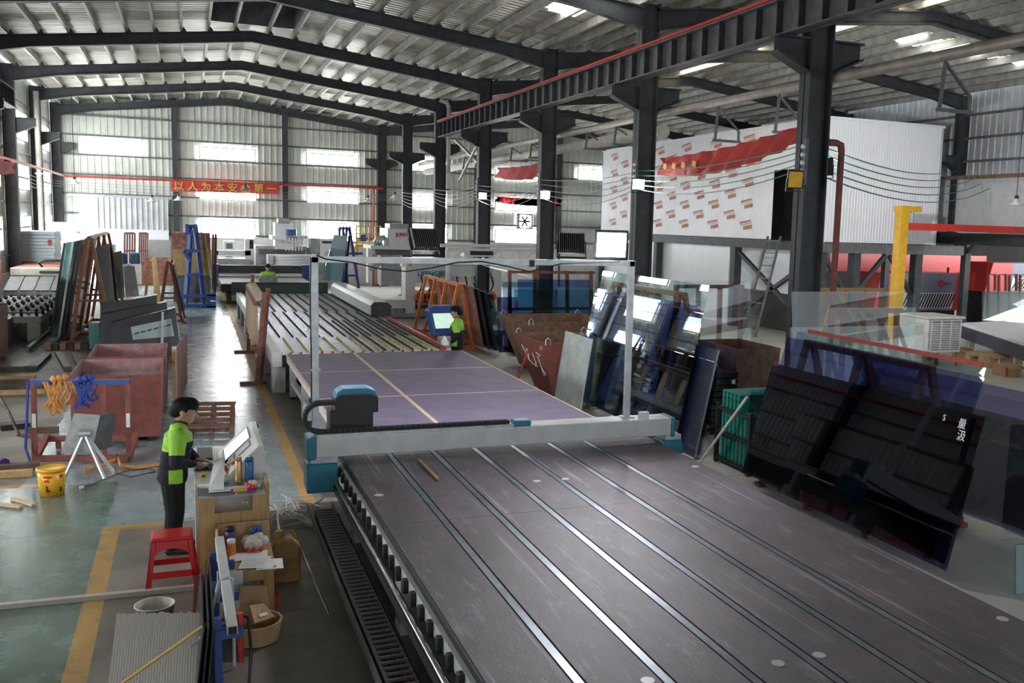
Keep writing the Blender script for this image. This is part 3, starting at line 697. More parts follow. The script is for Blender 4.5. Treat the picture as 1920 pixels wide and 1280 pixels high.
# red plastic stool
sx, sy = -.21, 10.03
so = wthing('plastic_stool', 'red plastic stool on the floor beside the wooden workbench', 'stool', (sx, sy, 0))
part('seat', MB().b2((sx - .19, sy - .17, .47), (sx + .19, sy + .17, .515)), 'plastic_red', so, bev=.025)
def leg_(ax, ay):
    mb = MB(); t = .05
    for dx, dy in ((t, .012), (.012, t)):
        x0, y0 = sx + ax * .185, sy + ay * .165; xb, yb = sx + ax * .245, sy + ay * .22
        q = lambda x, y, z: [(x, y, z), (x - ax * dx, y, z), (x - ax * dx, y - ay * dy, z), (x, y - ay * dy, z)]
        a, b = q(xb, yb, 0), q(x0, y0, .48)
        if ax * ay < 0: a, b = a[::-1], b[::-1]
        mb.hexa(a + b)
    return mb
for ax in (-1, 1):
    for ay in (-1, 1): part('leg', leg_(ax, ay), 'plastic_red', so)
def side_(z0, z1, arch=0):
    out = []
    for f in range(4):
        def P(u, z, d=0):
            t = 1 - z / .48; w_, e = .185 + .06 * t, .165 + .055 * t
            return (sx + u * w_, sy - e + d, z) if f == 0 else (sx + u * w_, sy + e - d, z) if f == 1 else (sx - w_ + d, sy + u * e, z) if f == 2 else (sx + w_ - d, sy + u * e, z)
        mb = MB()
        if not arch: mb.hexa([P(-.95, z0), P(.95, z0), P(.95, z0, .012), P(-.95, z0, .012), P(-.95, z1), P(.95, z1), P(.95, z1, .012), P(-.95, z1, .012)])
        else:
            for k in range(8):
                u0, u1 = -.8 + .2 * k, -.6 + .2 * k; h0, h1 = z0 - .09 * u0 ** 4 - .05 * abs(u0) ** 2, z0 - .09 * u1 ** 4 - .05 * abs(u1) ** 2
                mb.hexa([P(u0, h0), P(u1, h1), P(u1, h1, .012), P(u0, h0, .012), P(u0, z1), P(u1, z1), P(u1, z1, .012), P(u0, z1, .012)])
        out.append(mb)
    return out
for mb in side_(.41, .48, 1): part('apron', mb, 'plastic_red', so)
for mb in side_(.13, .19): part('stretcher', mb, 'plastic_red', so)
# wooden workbench with glass plate
wk = wthing('workbench', 'rough wooden workbench with glass plate in front of the white console', 'workbench', (.05, 9.8, 0))
for x0, x1 in ((.04, .18), (.53, .66)):
    for y0 in (9.8, 10.16): part('leg', MB().b2((x0, y0, 0), (x1, y0 + .05, .9)), 'wood', wk)
part('rail', MB().b2((.15, 9.805, .6), (.55, 9.84, .74)), 'wood', wk); part('rail', MB().b2((.15, 9.805, .4), (.55, 9.84, .52)), 'wood', wk)
part('top_board', MB().b2((.04, 9.8, .9), (.66, 10.24, .915)), 'grey_paint', wk)
glass('glass_plate', (.86, .92, .9))
part('glass_top', MB().b2((.03, 9.76, .917), (.68, 10.26, .925)), 'glass_plate', wk)
part('side_board', MB().b2((.66, 9.85, .3), (.69, 10.24, 1.0)), 'wood', wk)
part('back_board', MB().b2((.15, 10.17, .3), (.55, 10.19, .88)), 'grey_paint', wk)
# white console
cs = wthing('control_console', 'off-white slanted control console with screen and red buttons', 'control console', (0, 10.3, 0))
part('cabinet', MB().b2((.0, 10.3, 0), (.68, 11.95, .915)), 'console', cs, bev=.01)
part('desk_housing', MB().prism([(.25, .915), (.62, 1.27), (.67, 1.27), (.69, 1.2), (.69, .915)], (0, 10.32, 0), (1, 0, 0), (0, 0, 1), (0, 1.3, 0)), 'console', cs, bev=.012)
sl = V((.37, 0, .355)).normalized(); nl = V((-sl.z, 0, sl.x))
def on_slope(y0, y1, s0, s1, h):
    o = V((.25, 0, .915)); a = [o + sl * s + V((0, y, 0)) for s, y in ((s0, y0), (s1, y0), (s1, y1), (s0, y1))]
    if h < 0: a = a[::-1]
    mb = MB(); q = [p + nl * .0005 for p in a]; mb.hexa(q + [p + nl * abs(h) for p in q]); return mb
part('screen_bezel', on_slope(10.93, 11.5, .08, .46, .004), 'steel_mid', cs); part('screen', on_slope(10.96, 11.47, .1, .44, .006), 'screen_white', cs)
part('key_panel', on_slope(10.62, 10.86, .2, .44, .004), 'steel_mid', cs); part('key_display', on_slope(10.65, 10.83, .24, .42, .006), 'light_grey', cs)
for k, (y, s_) in enumerate(((10.52, .1), (10.66, .08), (10.52, .19), (10.8, .12), (10.66, .15))):
    o_ = V((.25, y, .915)) + sl * s_
    part('push_button', MB().cyl(o_, o_ + nl * .03, .022, n=12), ('red_paint', 'bright_red', 'bright_red', 'black', 'white_paint')[k], cs)
part('corner_clip', MB().b2((.66, 11.5, 1.2), (.695, 11.56, 1.25)), 'black', cs)
# things on the console and bench
kb = wthing('keyboard', 'black computer keyboard lying on the console in front of the man', 'keyboard', (.13, 11.55, .918))
part('case', MB().b2((.04, 11.28, .918), (.2, 11.86, .936)), 'black', kb)
k0 = None
for i in range(5):
    for j in range(14):
        if k0 is None: k0 = part('key', MB().b2((.05, 11.3, .936), (.074, 11.334, .943)), 'steel_mid', kb)
        else: o = k0.copy(); COL.objects.link(o); o.location = (i * .029, j * .039, 0)
single('mouse_pad', MB().b2((.02, 10.82, .918), (.23, 11.1, .922)), 'black', 'black mouse pad under the hand of the man at the console', 'mouse pad')
single('computer_mouse', MB().lathe([(.0, 0), (.028, 0), (.03, .012), (.02, .026), (0, .03)], (.14, 10.97, .9225), 12), 'black', 'small black mouse on the mouse pad by the keyboard', 'mouse', smooth=True)
tm = wthing('tape_measure', 'yellow tape measure lying open on the console top', 'tape measure', (.09, 10.55, .918))
part('case', MB().b2((.06, 10.52, .918), (.12, 10.57, .965)), 'plastic_yellow', tm, bev=.01); part('badge', MB().b2((.075, 10.517, .93), (.105, 10.52, .95)), 'black', tm)
part('blade', MB().b2((-.0, 10.53, .918), (.06, 10.545, .9195)), 'off_white', tm)
def bottle(name, x, y, z, r, h, m, mc, label, cap=.25):
    b_ = wthing(name, label, 'bottle', (x, y, z))
    part('body', MB().lathe([(r * .95, 0), (r, .01), (r, h * (1 - cap)), (r * .93, h * (1 - cap) + .005)], (x, y, z), 18), m, b_, smooth=True)
    part('cap', MB().lathe([(r * .95, h * (1 - cap) + .006), (r * .97, h - .01), (r * .85, h), (0, h)], (x, y, z), 18), mc, b_, smooth=True); return b_
bottle('thermos', .42, 10.2, .926, .034, .27, 'gold', 'gold', 'slim gold thermos standing next to the blue bottle', .16)
bottle('water_bottle', .525, 10.2, .926, .042, .26, 'plastic_blue', 'plastic_blue', 'blue water bottle with markings standing next to the gold thermos', .18)
def sheet_paper(pts, label, name='paper_sheet', m='paper', lines=True):
    """paper lying or leaning: four corners, with faint print lines"""
    q = [V(p) for p in pts]; n = (q[1] - q[0]).cross(q[3] - q[0]).normalized()
    if n.z < 0: n = -n
    t = wthing(name, label, 'paper', tuple(q[0]))
    part('leaf', MB().hexa(q + [p + n * .002 for p in q]), m, t)
    if lines:
        mb = MB()
        for k in range(9):
            f = .12 + k * .085; a = q[0].lerp(q[3], f).lerp(q[1].lerp(q[2], f), .1) + n * .0025; b = q[0].lerp(q[3], f).lerp(q[1].lerp(q[2], f), .9) + n * .0025; d = (q[3] - q[0]) * .02
            mb.add([a, b, b + d, a + d], [(0, 1, 2, 3)])
        part('print', mb, 'grey_paint', t, kind='stuff')
    return t
sheet_paper([(.13, 9.95, .935), (.27, 9.95, .935), (.31, 10.8, 1.06), (.2, 10.8, 1.03)], 'long printed list leaning from the bench against the console')
sheet_paper([(.13, 9.9, .928), (.5, 9.9, .928), (.5, 10.06, .928), (.15, 10.06, .928)], 'flat white printed page under the marker on the glass top')
mk = wthing('marker_pen', 'purple and yellow marker tube on the bench edge', 'marker', (.45, 9.84, .93))
part('barrel', MB().cyl((.33, 9.83, .945), (.53, 9.85, .945), .018, n=10), 'purple_plastic', mk); part('label_band', MB().cyl((.35, 9.832, .946), (.48, 9.845, .946), .0185, n=10), 'plastic_yellow', mk)
single('screwdriver', MB().cyl((.24, 10.16, .938), (.32, 10.17, .938), .013, n=8).cyl((.32, 10.17, .938), (.42, 10.18, .938), .004, n=6), 'teal_cover', 'teal handled screwdriver lying on the bench', 'screwdriver')
def blob(pts, r, n=8):
    mb = MB()
    for p in pts: mb.lathe([(0, -r), (r * .7, -r * .7), (r, 0), (r * .7, r * .7), (0, r)], p, n)
    return mb
single('work_glove', blob([(.52, 10.0, .955), (.55, 9.97, .95), (.575, 10.0, .955), (.56, 10.04, .96), (.53, 10.05, .96), (.6, 9.98, .945), (.62, 10.02, .95)], .028), 'off_white', 'white knitted work glove with orange palm on the bench', 'glove', smooth=True)
single('work_glove', blob([(.5, 9.98, .953), (.49, 10.02, .955), (.52, 9.94, .95), (.55, 9.925, .948)], .026), 'bright_red', 'orange-red work glove half under the white one', 'glove', smooth=True)
for x in (.46, .5): single('small_jar', MB().lathe([(.02, 0), (.024, .01), (.024, .06), (.016, .07), (.016, .08), (0, .08)], (x, 9.9, .742), 10), 'glass_plate', 'small clear jar on the bench rail shelf', 'jar', 'clear jars under the bench top', smooth=True)
# small crate table in front
cr = wthing('wooden_crate_table', 'low wooden crate table heaped with papers and gloves', 'table', (.26, 9.0, 0))
part('top_board', MB().b2((.2, 8.92, .42), (.68, 9.68, .45)), 'wood', cr)
for x in (.22, .57):
    for y in (8.94, 9.58): part('leg', MB().b2((x, y, 0), (x + .09, y + .06, .42)), 'wood', cr)
part('front_rail', MB().b2((.22, 8.93, .34), (.66, 8.96, .42)), 'wood', cr)
part('side_panel', MB().b2((.18, 8.95, .1), (.2, 9.7, .62)), 'wood_pale', cr); part('back_panel', MB().b2((.2, 9.68, .3), (.68, 9.7, .66)), 'wood', cr)
sheet_paper([(.35, 8.95, .462), (.58, 8.9, .462), (.66, 9.2, .462), (.42, 9.26, .462)], 'loose printed page on top of the crate table heap')
sheet_paper([(.28, 9.15, .46), (.62, 9.2, .458), (.64, 9.4, .458), (.3, 9.38, .46)], 'white page below the printed page on the crate table', lines=False)
sheet_paper([(.5, 8.88, .456), (.74, 8.9, .44), (.75, 9.14, .45), (.55, 9.16, .456)], 'crumpled white sheet hanging over the crate table corner', lines=False)
sheet_paper([(.22, 8.905, .22), (.39, 8.905, .22), (.39, 8.915, .455), (.24, 8.915, .455)], 'printed sheet hanging down the crate table front')
bottle('drink_bottle', .31, 9.55, .451, .045, .22, 'purple_plastic', 'black', 'dark bottle with black cap at the back of the crate table', .2)
bottle('spray_bottle', .31, 9.36, .451, .04, .16, 'orange_paint', 'white_paint', 'orange bottle with white cap on the crate table', .3)
single('plastic_bag', blob([(.5, 9.5, .53), (.56, 9.54, .54), (.46, 9.55, .52), (.54, 9.45, .51), (.6, 9.5, .52), (.48, 9.45, .5)], .062, 10), 'off_white', 'crumpled clear plastic bag of gloves on the crate table', 'bag', smooth=True)
single('blue_glove', blob([(.52, 9.56, .615), (.57, 9.57, .62), (.55, 9.61, .61)], .035), 'blue_paint', 'blue rubber glove on top of the plastic bag', 'glove', smooth=True)
single('red_rag', blob([(.46, 9.38, .482), (.52, 9.36, .484), (.58, 9.37, .482)], .024), 'bright_red', 'red rag in front of the plastic bag', 'rag', smooth=True)
# jerrycan
jc = wthing('jerrycan', 'brown plastic jerrycan on the floor behind the crate table', 'jerrycan', (.82, 9.75, 0))
part('body', MB().prism([(0, 0), (.26, 0), (.27, .03), (.27, .38), (.2, .46), (.06, .46), (0, .38)], (.7, 9.66, 0), (1, 0, 0), (0, 0, 1), (0, .18, 0)), 'jerry_brown', jc, bev=.03)
part('neck', MB().cyl((.77, 9.75, .45), (.77, 9.75, .53), .04, n=12), 'jerry_brown', jc); part('handle', MB().tube([(.8, 9.75, .45), (.83, 9.75, .52), (.9, 9.75, .51), (.93, 9.75, .43)], .016), 'jerry_brown', jc)
single('white_hose', MB().tube([(.77, 9.75, .54), (.76, 9.85, .7), (.72, 10.1, .62), (.75, 10.3, .2), (.8, 10.5, .02)], .01), 'cord_grey', 'pale hose leading from the jerrycan neck', 'hose')
single('metal_rod', MB().cyl((.98, 9.75, .3), (1.12, 8.7, .012), .011, n=8), 'chrome', 'thin steel rod leaning on the floor near the jerrycan', 'rod')
# tangle of cables
for k in range(7):
    pts = [(.85 + .5 * random.random() + .22 * math.cos(a * .9 + k), 11.6 + .7 * random.random() + .35 * math.sin(a * 1.1 + k * 2), .02 + .015 * k) for a in range(9)]
    sm = []
    for i in range(len(pts) - 1):
        p0, p1, p2, p3 = [V(pts[max(0, min(len(pts) - 1, i + d))]) for d in (-1, 0, 1, 2)]
        for t in (0, .25, .5, .75):
            sm.append(.5 * ((2 * p1) + (-p0 + p2) * t + (2 * p0 - 5 * p1 + 4 * p2 - p3) * t * t + (-p0 + 3 * p1 - 3 * p2 + p3) * t ** 3))
    single('power_cable', MB().tube(sm, .009, 5), 'cord_grey', 'pale grey cable tangled on the floor behind the console', 'cable', 'tangled floor cables')
single('junction_coil', MB().lathe([(.1, 0), (.13, .01), (.13, .05), (.1, .06)], (1.32, 11.5, .0), 20), 'cord_grey', 'coil of pale hose on the floor under the gantry drive', 'coil')
single('red_clamp', MB().b2((.62, 9.15, 0), (.72, 9.3, .09)).b2((.64, 9.17, .09), (.66, 9.28, .16)), 'red_paint', 'small red clamp tool on the floor beside the crate table', 'clamp')
# foreground rack: steel square tube, blue frame, leaning dark sheets
fr = wthing('steel_rack', 'blue steel rack with a thick grey tube in the foreground', 'rack', (.2, 7.6, 0))
part('tube', MB().bar((.24, 7.25, .6), (.2, 9.0, .73), .075, .075), 'light_grey', fr, bev=.006, label='grey square steel tube')
part('tube_mouth', MB().bar((.2402, 7.243, .5995), (.24, 7.251, .6), .06, .06), 'black', fr)
for y in (7.35, 8.1, 8.85):
    part('post', MB().b2((.12, y, 0), (.17, y + .05, .66)), 'blue_paint', fr)
    part('bracket', MB().b2((.12, y - .01, .5), (.32, y + .06, .57)), 'blue_paint', fr)
part('base_beam', MB().b2((.12, 7.2, 0), (.18, 9.0, .06)), 'blue_paint', fr)
part('red_handle', MB().cyl((.3, 7.4, .28), (.3, 7.42, .66), .024, n=10), 'red_paint', fr)
part('cable', MB().tube([(.3, 7.5, .62), (.36, 7.45, .6), (.37, 7.3, .4), (.34, 7.2, .1), (.3, 7.15, .02)], .012), 'black', fr)
mat('sheet_edge', (.03, .035, .04), .3, .2)
for k in range(3): single('glass_sheet', MB().sheet([(.05 - .035 * k, 7.3 + .1 * k, 0), (.05 - .035 * k, 8.9, 0), (.11 - .035 * k, 8.9, .62 - .05 * k), (.11 - .035 * k, 7.3 + .1 * k, .62 - .05 * k)], .01), 'sheet_edge', 'dark sheet standing on edge against the blue foreground rack', 'sheet', 'dark sheets in the foreground rack')
bdm = wthing('grooved_board', 'beige grooved board with ragged top leaning in the foreground', 'board', (-.28, 7.9, 0))
bq = [V((-.64, 7.9, 0)), V((.0, 7.65, 0)), V((.03, 8.25, .36)), V((-.6, 8.4, .38))]
k0 = None
for k in range(32):
    f0, f1 = k / 32, (k + .9) / 32; e = .03 * random.random()
    a, b = bq[0].lerp(bq[1], f0), bq[0].lerp(bq[1], f1); c, d = bq[3].lerp(bq[2], f1), bq[3].lerp(bq[2], f0)
    c = c + (c - b) * e; d = d + (d - a) * e
    part('slat', MB().sheet([a, b, c, d], .006), 'board_grey', bdm)
single('strap', MB().bar((-.64, 7.72, .03), (.08, 7.72, .49), .05, .012), 'rope_yellow', 'yellow ribbed strap tied across the grooved board', 'strap')
single('rope', MB().tube([(.16, 8.1, .5), (.19, 8.08, .7), (.23, 8.08, .72), (.27, 8.08, .69), (.275, 8.05, .35), (.27, 7.9, .02)], .014, 6), 'rope', 'white rope looped over the grey steel tube', 'rope')
single('rope', MB().tube([(.17, 8.08, .68), (.1, 7.95, .45), (.02, 7.8, .33), (-.06, 7.74, .3)], .013, 6), 'rope', 'white rope end running down to the yellow strap', 'rope')
# buckets, boxes
wbk = wthing('paint_bucket', 'dirty white plastic bucket on the floor behind the grooved board', 'bucket', (-.33, 8.75, 0))
part('body', MB().lathe([(.0, .01), (.12, .01), (.155, .29), (.165, .29), (.165, .3), (.15, .3), (.115, .03), (0, .03)], (-.33, 8.75, 0), 24), 'off_white', wbk, smooth=True)
cb = wthing('cardboard_box', 'open torn cardboard box on the floor in front of the crate table', 'box', (.46, 8.4, 0))
part('bowl', MB().lathe([(0, .01), (.2, .01), (.23, .18), (.21, .18), (.19, .03), (0, .03)], (.46, 8.42, 0), 14), 'cardboard', cb)
part('flap', MB().sheet([(.34, 8.62, .17), (.6, 8.6, .17), (.58, 8.72, .36), (.36, 8.72, .38)], .008), 'cardboard', cb); part('flap', MB().sheet([(.45, 8.3, .19), (.62, 8.4, .19), (.55, 8.6, .24), (.42, 8.5, .28)], .006), 'cardboard', cb)
part('sticker', MB().sheet([(.5, 8.38, .212), (.57, 8.41, .212), (.56, 8.45, .222), (.49, 8.42, .224)], .003), 'paper', cb)
single('maroon_cloth', MB().sheet([(-.02, 9.15, 0), (.14, 9.05, 0), (.16, 9.25, .34), (-.0, 9.3, .3)], .03), 'maroon', 'dark maroon cloth bundle under the crate table', 'cloth')
single('floor_conduit', MB().bar((-5, 9.98, .025), (.02, 9.78, .025), .07, .045), 'board_grey', 'long beige conduit strip laid across the floor by the stool', 'conduit')
ybx, yby = -1.68, 13.75
yb_ = wthing('plastic_pail', 'yellow lidded plastic pail printed with an excavator', 'bucket', (ybx, yby, 0))
part('body', MB().lathe([(0, .005), (.14, .005), (.165, .33), (.0, .33)], (ybx, yby, 0), 24), 'plastic_yellow', yb_, smooth=True)
part('lid', MB().lathe([(.172, .32), (.178, .335), (.178, .36), (.16, .365), (.15, .355), (0, .355)], (ybx, yby, 0), 24), 'plastic_yellow', yb_, smooth=True)
def on_pail(a0, a1, z0, z1, m, nm='print'):
    mb = MB(); n = 6
    for k in range(n):
        f0, f1 = a0 + (a1 - a0) * k / n, a0 + (a1 - a0) * (k + 1) / n
        def P(a, z): r = .142 + .025 * z / .33 + .002; return (ybx + r * math.cos(a), yby + r * math.sin(a), z)
        mb.add([P(f0, z0), P(f1, z0), P(f1, z1), P(f0, z1)], [(0, 1, 2, 3)])
    part(nm, mb, m, yb_)
on_pail(-2.05, -1.45, .25, .28, 'bright_red', 'red_band'); on_pail(-2.0, -1.65, .2, .23, 'bright_red', 'red_band'); on_pail(-.9, -.55, .25, .28, 'bright_red', 'red_band')
on_pail(-2.1, -1.5, .03, .04, 'bright_red', 'red_band'); on_pail(-1.9, -1.6, .07, .1, 'black', 'digger_print'); on_pail(-1.9, -1.78, .1, .15, 'black', 'digger_print'); on_pail(-.85, -.65, .06, .12, 'black', 'digger_print')
for k, (a, b) in enumerate((((-2.35, 13.5, .02), (-1.95, 13.2, .02)), ((-2.1, 13.62, .02), (-1.82, 13.25, .02)))):
    single('wood_offcut', MB().bar(a, b, .06, .03), 'wood_pale', 'short pale wood strip on the floor near the yellow pail', 'wood strip', 'wood strips near the pail')
# trolley frame with straps
tr = wthing('strap_trolley', 'dark red steel trolley frame with blue top bar hung with straps', 'trolley', (-1.5, 15.5, 0))
A0, A1 = V((-2.1, 15.55, 0)), V((-.87, 15.25, 0)); back = V((.05, .95, 0))
for f in (0, .42, .74, 1):
    p = A0.lerp(A1, f); part('upright', MB().bar(p + V((0, 0, .08)), p + back * .12 + V((0, 0, 1.14)), .07), 'rust_red', tr)
part('top_bar', MB().bar(A0 + back * .12 + V((-.03, 0, 1.17)), A1 + back * .12 + V((.03, 0, 1.17)), .08, .07), 'blue_paint', tr, label='blue padded top bar')
part('base_bar', MB().bar(A0 + V((0, 0, .07)), A1 + V((0, 0, .07)), .08), 'rust_red', tr); part('base_bar', MB().bar(A0 + back + V((0, 0, .15)), A1 + back + V((0, 0, .15)), .08), 'rust_red', tr)
for p in (A0, A1): part('skid', MB().bar(p + V((0, 0, .05)), p + back + V((0, 0, .2)), .08), 'rust_red', tr)
for f in (.12, 1): part('foot', MB().bar(A0.lerp(A1, f) + back, A0.lerp(A1, f) + back + V((0, 0, .15)), .07), 'rust_red', tr)
for x in (0, 1): part('white_tape', MB().bar(A0.lerp(A1, x) + back * .06 + V((0, -.04, .52)), A0.lerp(A1, x) + back * .08 + V((0, -.04, .72)), .05, .01), 'paper', tr)
def hank(c, w_, drop, m, label, n=6):
    t = wthing('lifting_strap', label, 'strap', tuple(c))
    for k in range(n):
        x = -w_ / 2 + w_ * k / (n - 1); d = drop * (.55 + .45 * random.random())
        pts = [V(c) + V((x + .05 * math.sin(a * 1.3 + k), -.06 - .02 * math.cos(a), -d * math.sin(a * PI / 8))) for a in range(9)]
        part('loop', MB().tube(pts, .018, 5), m, t)
    part('knot', blob([V(c) + V((0, -.04, .04)), V(c) + V((.07, -.03, .05)), V(c) + V((-.07, -.03, .03))], .055), m, t, smooth=True); return t
tp = A0.lerp(A1, .28) + back * .12 + V((0, 0, 1.19)); hank(tp, .32, .5, 'strap_orange', 'bundle of orange lifting straps hung on the trolley bar', 7)
tp = A0.lerp(A1, .55) + back * .12 + V((0, 0, 1.18)); hank(tp, .2, .42, 'strap_blue', 'bundle of blue lifting straps hung on the trolley bar', 5)
single('blue_strap', MB().tube([A0 + V((-.04, -.05, 1.2)), A0 + V((-.07, -.06, .7)), A0 + V((-.1, -.1, .25)), A0 + V((0, -.3, .02))], .02, 5), 'strap_blue', 'single blue strap trailing down the trolley end to the floor', 'strap')
single('floor_strap', MB().tube([(-1.4, 14.75, .03), (-1.15, 14.9, .08), (-1.0, 15.05, .12), (-.95, 14.85, .05), (-.75, 14.8, .02), (-.45, 14.9, .02)], .03, 6), 'strap_orange', 'orange strap heap lying on the floor under the trolley', 'strap')
# V-shaped steel holder on tripod
vh = wthing('steel_cradle', 'grey V-shaped steel cradle on tubular legs in front of trolley', 'cradle', (-1.4, 14.7, 0))
part('plate', MB().sheet([(-1.68, 14.75, .3), (-1.3, 14.75, .3), (-1.18, 14.75, .82), (-1.5, 14.75, .86)], .015), 'zinc', vh)
part('side_plate', MB().sheet([(-1.3, 14.75, .3), (-1.1, 15.0, .3), (-1.0, 15.0, .8), (-1.18, 14.75, .82)], .015), 'steel_mid', vh)
for e in ((-1.63, 14.62, 0), (-1.12, 14.35, 0), (-1.02, 14.65, 0)): part('leg', MB().cyl((-1.38, 14.72, .58), e, .025, n=8), 'zinc', vh)
part('hinge', MB().cyl((-1.45, 14.7, .58), (-1.3, 14.7, .58), .05, n=10), 'zinc', vh)
single('thin_cable', MB().tube([(-.98, 14.6, .3), (-1.0, 14.45, .05), (-.8, 14.35, .01), (-.5, 14.55, .01), (-.55, 14.75, .01), (-.9, 14.7, .01), (-1.2, 14.2, .01), (-1.35, 13.95, .01)], .006, 4), 'black', 'thin black cable curling on the floor by the steel cradle', 'cable')
single('cable_plug', MB().cyl((-1.38, 13.9, .025), (-1.34, 13.92, .025), .025, n=10), 'white_paint', 'white plug on the end of the thin black cable', 'plug')
# skips
def skip(x0, x1, y0, y1, z1, m, mi, label, flare=.0, fill=None, left=None):
    s_ = wthing('scrap_skip', label, 'skip', ((x0 + x1) / 2, y0, 0)); t = .015; f = flare
    part('front_plate', MB().sheet([(x0 + f, y0 + f, .08), (x1 - f, y0 + f, .08), (x1, y0, z1), (x0, y0, z1)], -t), m, s_)
    part('rear_plate', MB().sheet([(x0 + f, y1 - f, .08), (x1 - f, y1 - f, .08), (x1, y1, z1), (x0, y1, z1)], t), mi, s_)
    part('side_plate', MB().sheet([(x0 + f, y0 + f, .08), (x0 + f, y1 - f, .08), (x0, y1, z1), (x0, y0, z1)], t), left or mi, s_)
    part('side_plate', MB().sheet([(x1 - f, y0 + f, .08), (x1 - f, y1 - f, .08), (x1, y1, z1), (x1, y0, z1)], -t), mi, s_)
    part('bottom_plate', MB().b2((x0 + f, y0 + f, .07), (x1 - f, y1 - f, .09)), m, s_)
    for x in (x0 + f + .1, x1 - f - .18): part('runner', MB().b2((x, y0 + f, 0), (x + .08, y1 - f, .07)), 'black', s_)
    for x in (x0 + .12, x1 - .12):
        for y in ((y0, y1) if f > .1 else ()): part('lifting_lug', MB().tube([(x - .05, y, z1 - .05), (x - .05, y, z1 + .06), (x, y, z1 + .1), (x + .05, y, z1 + .06), (x + .05, y, z1 - .05)], .014, 5), 'zinc', s_)
    if fill: part('cullet', MB().b2((x0 + f + .03, y0 + f + .03, .1), (x1 - f - .03, y1 - f - .03, z1 * fill)), 'cullet', s_, kind='stuff', label='heap of broken glass')
    return s_
mat('cullet', (.62, .58, .58), .25, .2, .5, 30, col2=(.12, .1, .09), bump=1, bscale=25)
skip(-1.75, -.45, 16.6, 18.5, 1.08, 'rust_red', 'rust_pink', 'rusty red steel skip of broken glass behind the strap trolley', .03, .8)
skip(-1.68, -.42, 18.75, 20.6, 1.08, 'rust_red', 'rust_pink', 'second rusty pink skip directly behind the first skip', .03, .4)
skip(-5.2, -4.15, 25.2, 27.4, 1.3, 'rust_pink', 'rust_pink', 'rusty pink skip cut off at the left by the machine', .03)
# board leaning against the skip, pallet, timber
pl = wthing('leaning_board', 'plywood board on a wooden frame standing beside the pink skip', 'board', (-.3, 20, 0))
part('board', MB().sheet([(-.28, 19.9, 0), (-.12, 22.3, 0), (-.1, 22.3, 1.08), (-.28, 19.9, 1.08)], .03), 'rust_pink', pl); part('edge_batten', MB().bar((-.3, 19.88, 0), (-.3, 19.88, 1.1), .08), 'wood_pale', pl)
part('strut', MB().bar((-.3, 19.0, 0), (-.31, 19.85, .98), .06), 'wood', pl); part('yellow_tape', MB().tube([(-.36, 19.6, .9), (-.33, 19.7, .98), (-.28, 19.6, .8), (-.3, 19.5, .5)], .012, 4), 'plastic_yellow', pl)
pa = wthing('wooden_pallet', 'weathered red-brown pallet on the aisle floor behind the man', 'pallet', (.3, 17.8, 0))
for k in range(5): part('slat', MB().bar((-.14 + .06 * k, 17.0 + .5 * k, .13), (.56 + .045 * k, 16.9 + .5 * k, .13), .24, .03), 'wood_red', pa)
for x, y in ((-.05, 16.95), (.28, 16.9), (.6, 16.85)): part('bearer', MB().bar((x, y, .06), (x + .1, y + 2.2, .06), .08, .11), 'wood_red', pa)
for i, (a, b, w_, m) in enumerate((((-3.4, 24.6), (-2.62, 26.9), .18, 'steel_dark'), ((-3.6, 22.6), (-3.3, 25.4), .2, 'steel_dark'))):
    pass
bars_ = [((60, 695), (88, 668), 'steel_dark', .2), ((0, 697), (70, 693), 'plank_dark', .14), ((110, 665), (127, 695), 'steel_mid', .16), ((140, 667), (150, 690), 'steel_mid', .14),
         ((0, 713), (68, 711), 'wood', .1), ((0, 721), (85, 719), 'plank_dark', .14), ((0, 731), (82, 728), 'plank_dark', .12), ((0, 741), (85, 738), 'wood', .1), ((0, 805), (55, 800), 'black', .3), ((52, 812), (110, 810), 'plank_dark', .08), ((0, 884), (75, 878), 'plank_dark', .14), ((0, 896), (62, 892), 'wood', .1)]
lb = ['dark steel bar lying askew on the floor behind the timber', 'brown round timber on the floor beside the dark steel bar', 'grey steel flat bar on the floor left of the pink skip', 'short grey flat bar partly behind the pink skip', 'pale timber plank farthest in the stack by the trolley', 'dark plank second in the stack behind the trolley', 'dark plank third in the stack behind the trolley', 'pale timber plank nearest in the stack behind the trolley', 'low black timber block behind the trolley', 'thin dark lath on the floor inside the trolley', 'dark weathered beam on the floor beside the yellow pail', 'short brown plank on the floor left of the yellow pail']
for (a, b, m, w_), l in zip(bars_, lb):
    p, q = gz(*a), gz(*b); single('timber' if 'tim' in l or 'pl' in l[:12] else 'floor_bar', MB().bar(p + V((0, 0, .05)), q + V((0, 0, .05)), w_, .09), m, l, 'timber' if m in ('wood', 'plank_dark', 'black') else 'steel bar')
single('shovel', MB().tube([(-2.95, 17.6, .9), (-2.65, 17.2, .45), (-2.5, 17.0, .12)], .025, 6).sheet([(-2.55, 17.05, .1), (-2.1, 16.75, .02), (-2.1, 16.95, .02), (-2.5, 17.2, .1)], .012), 'plank_dark', 'dark long-handled shovel leaning at the trolley end', 'shovel')
single('broom_head', MB().cyl((-2.75, 15.6, .12), (-2.45, 15.3, .06), .05, .1, 10), 'purple_plastic', 'purple broom head lying on the floor left of trolley', 'broom')
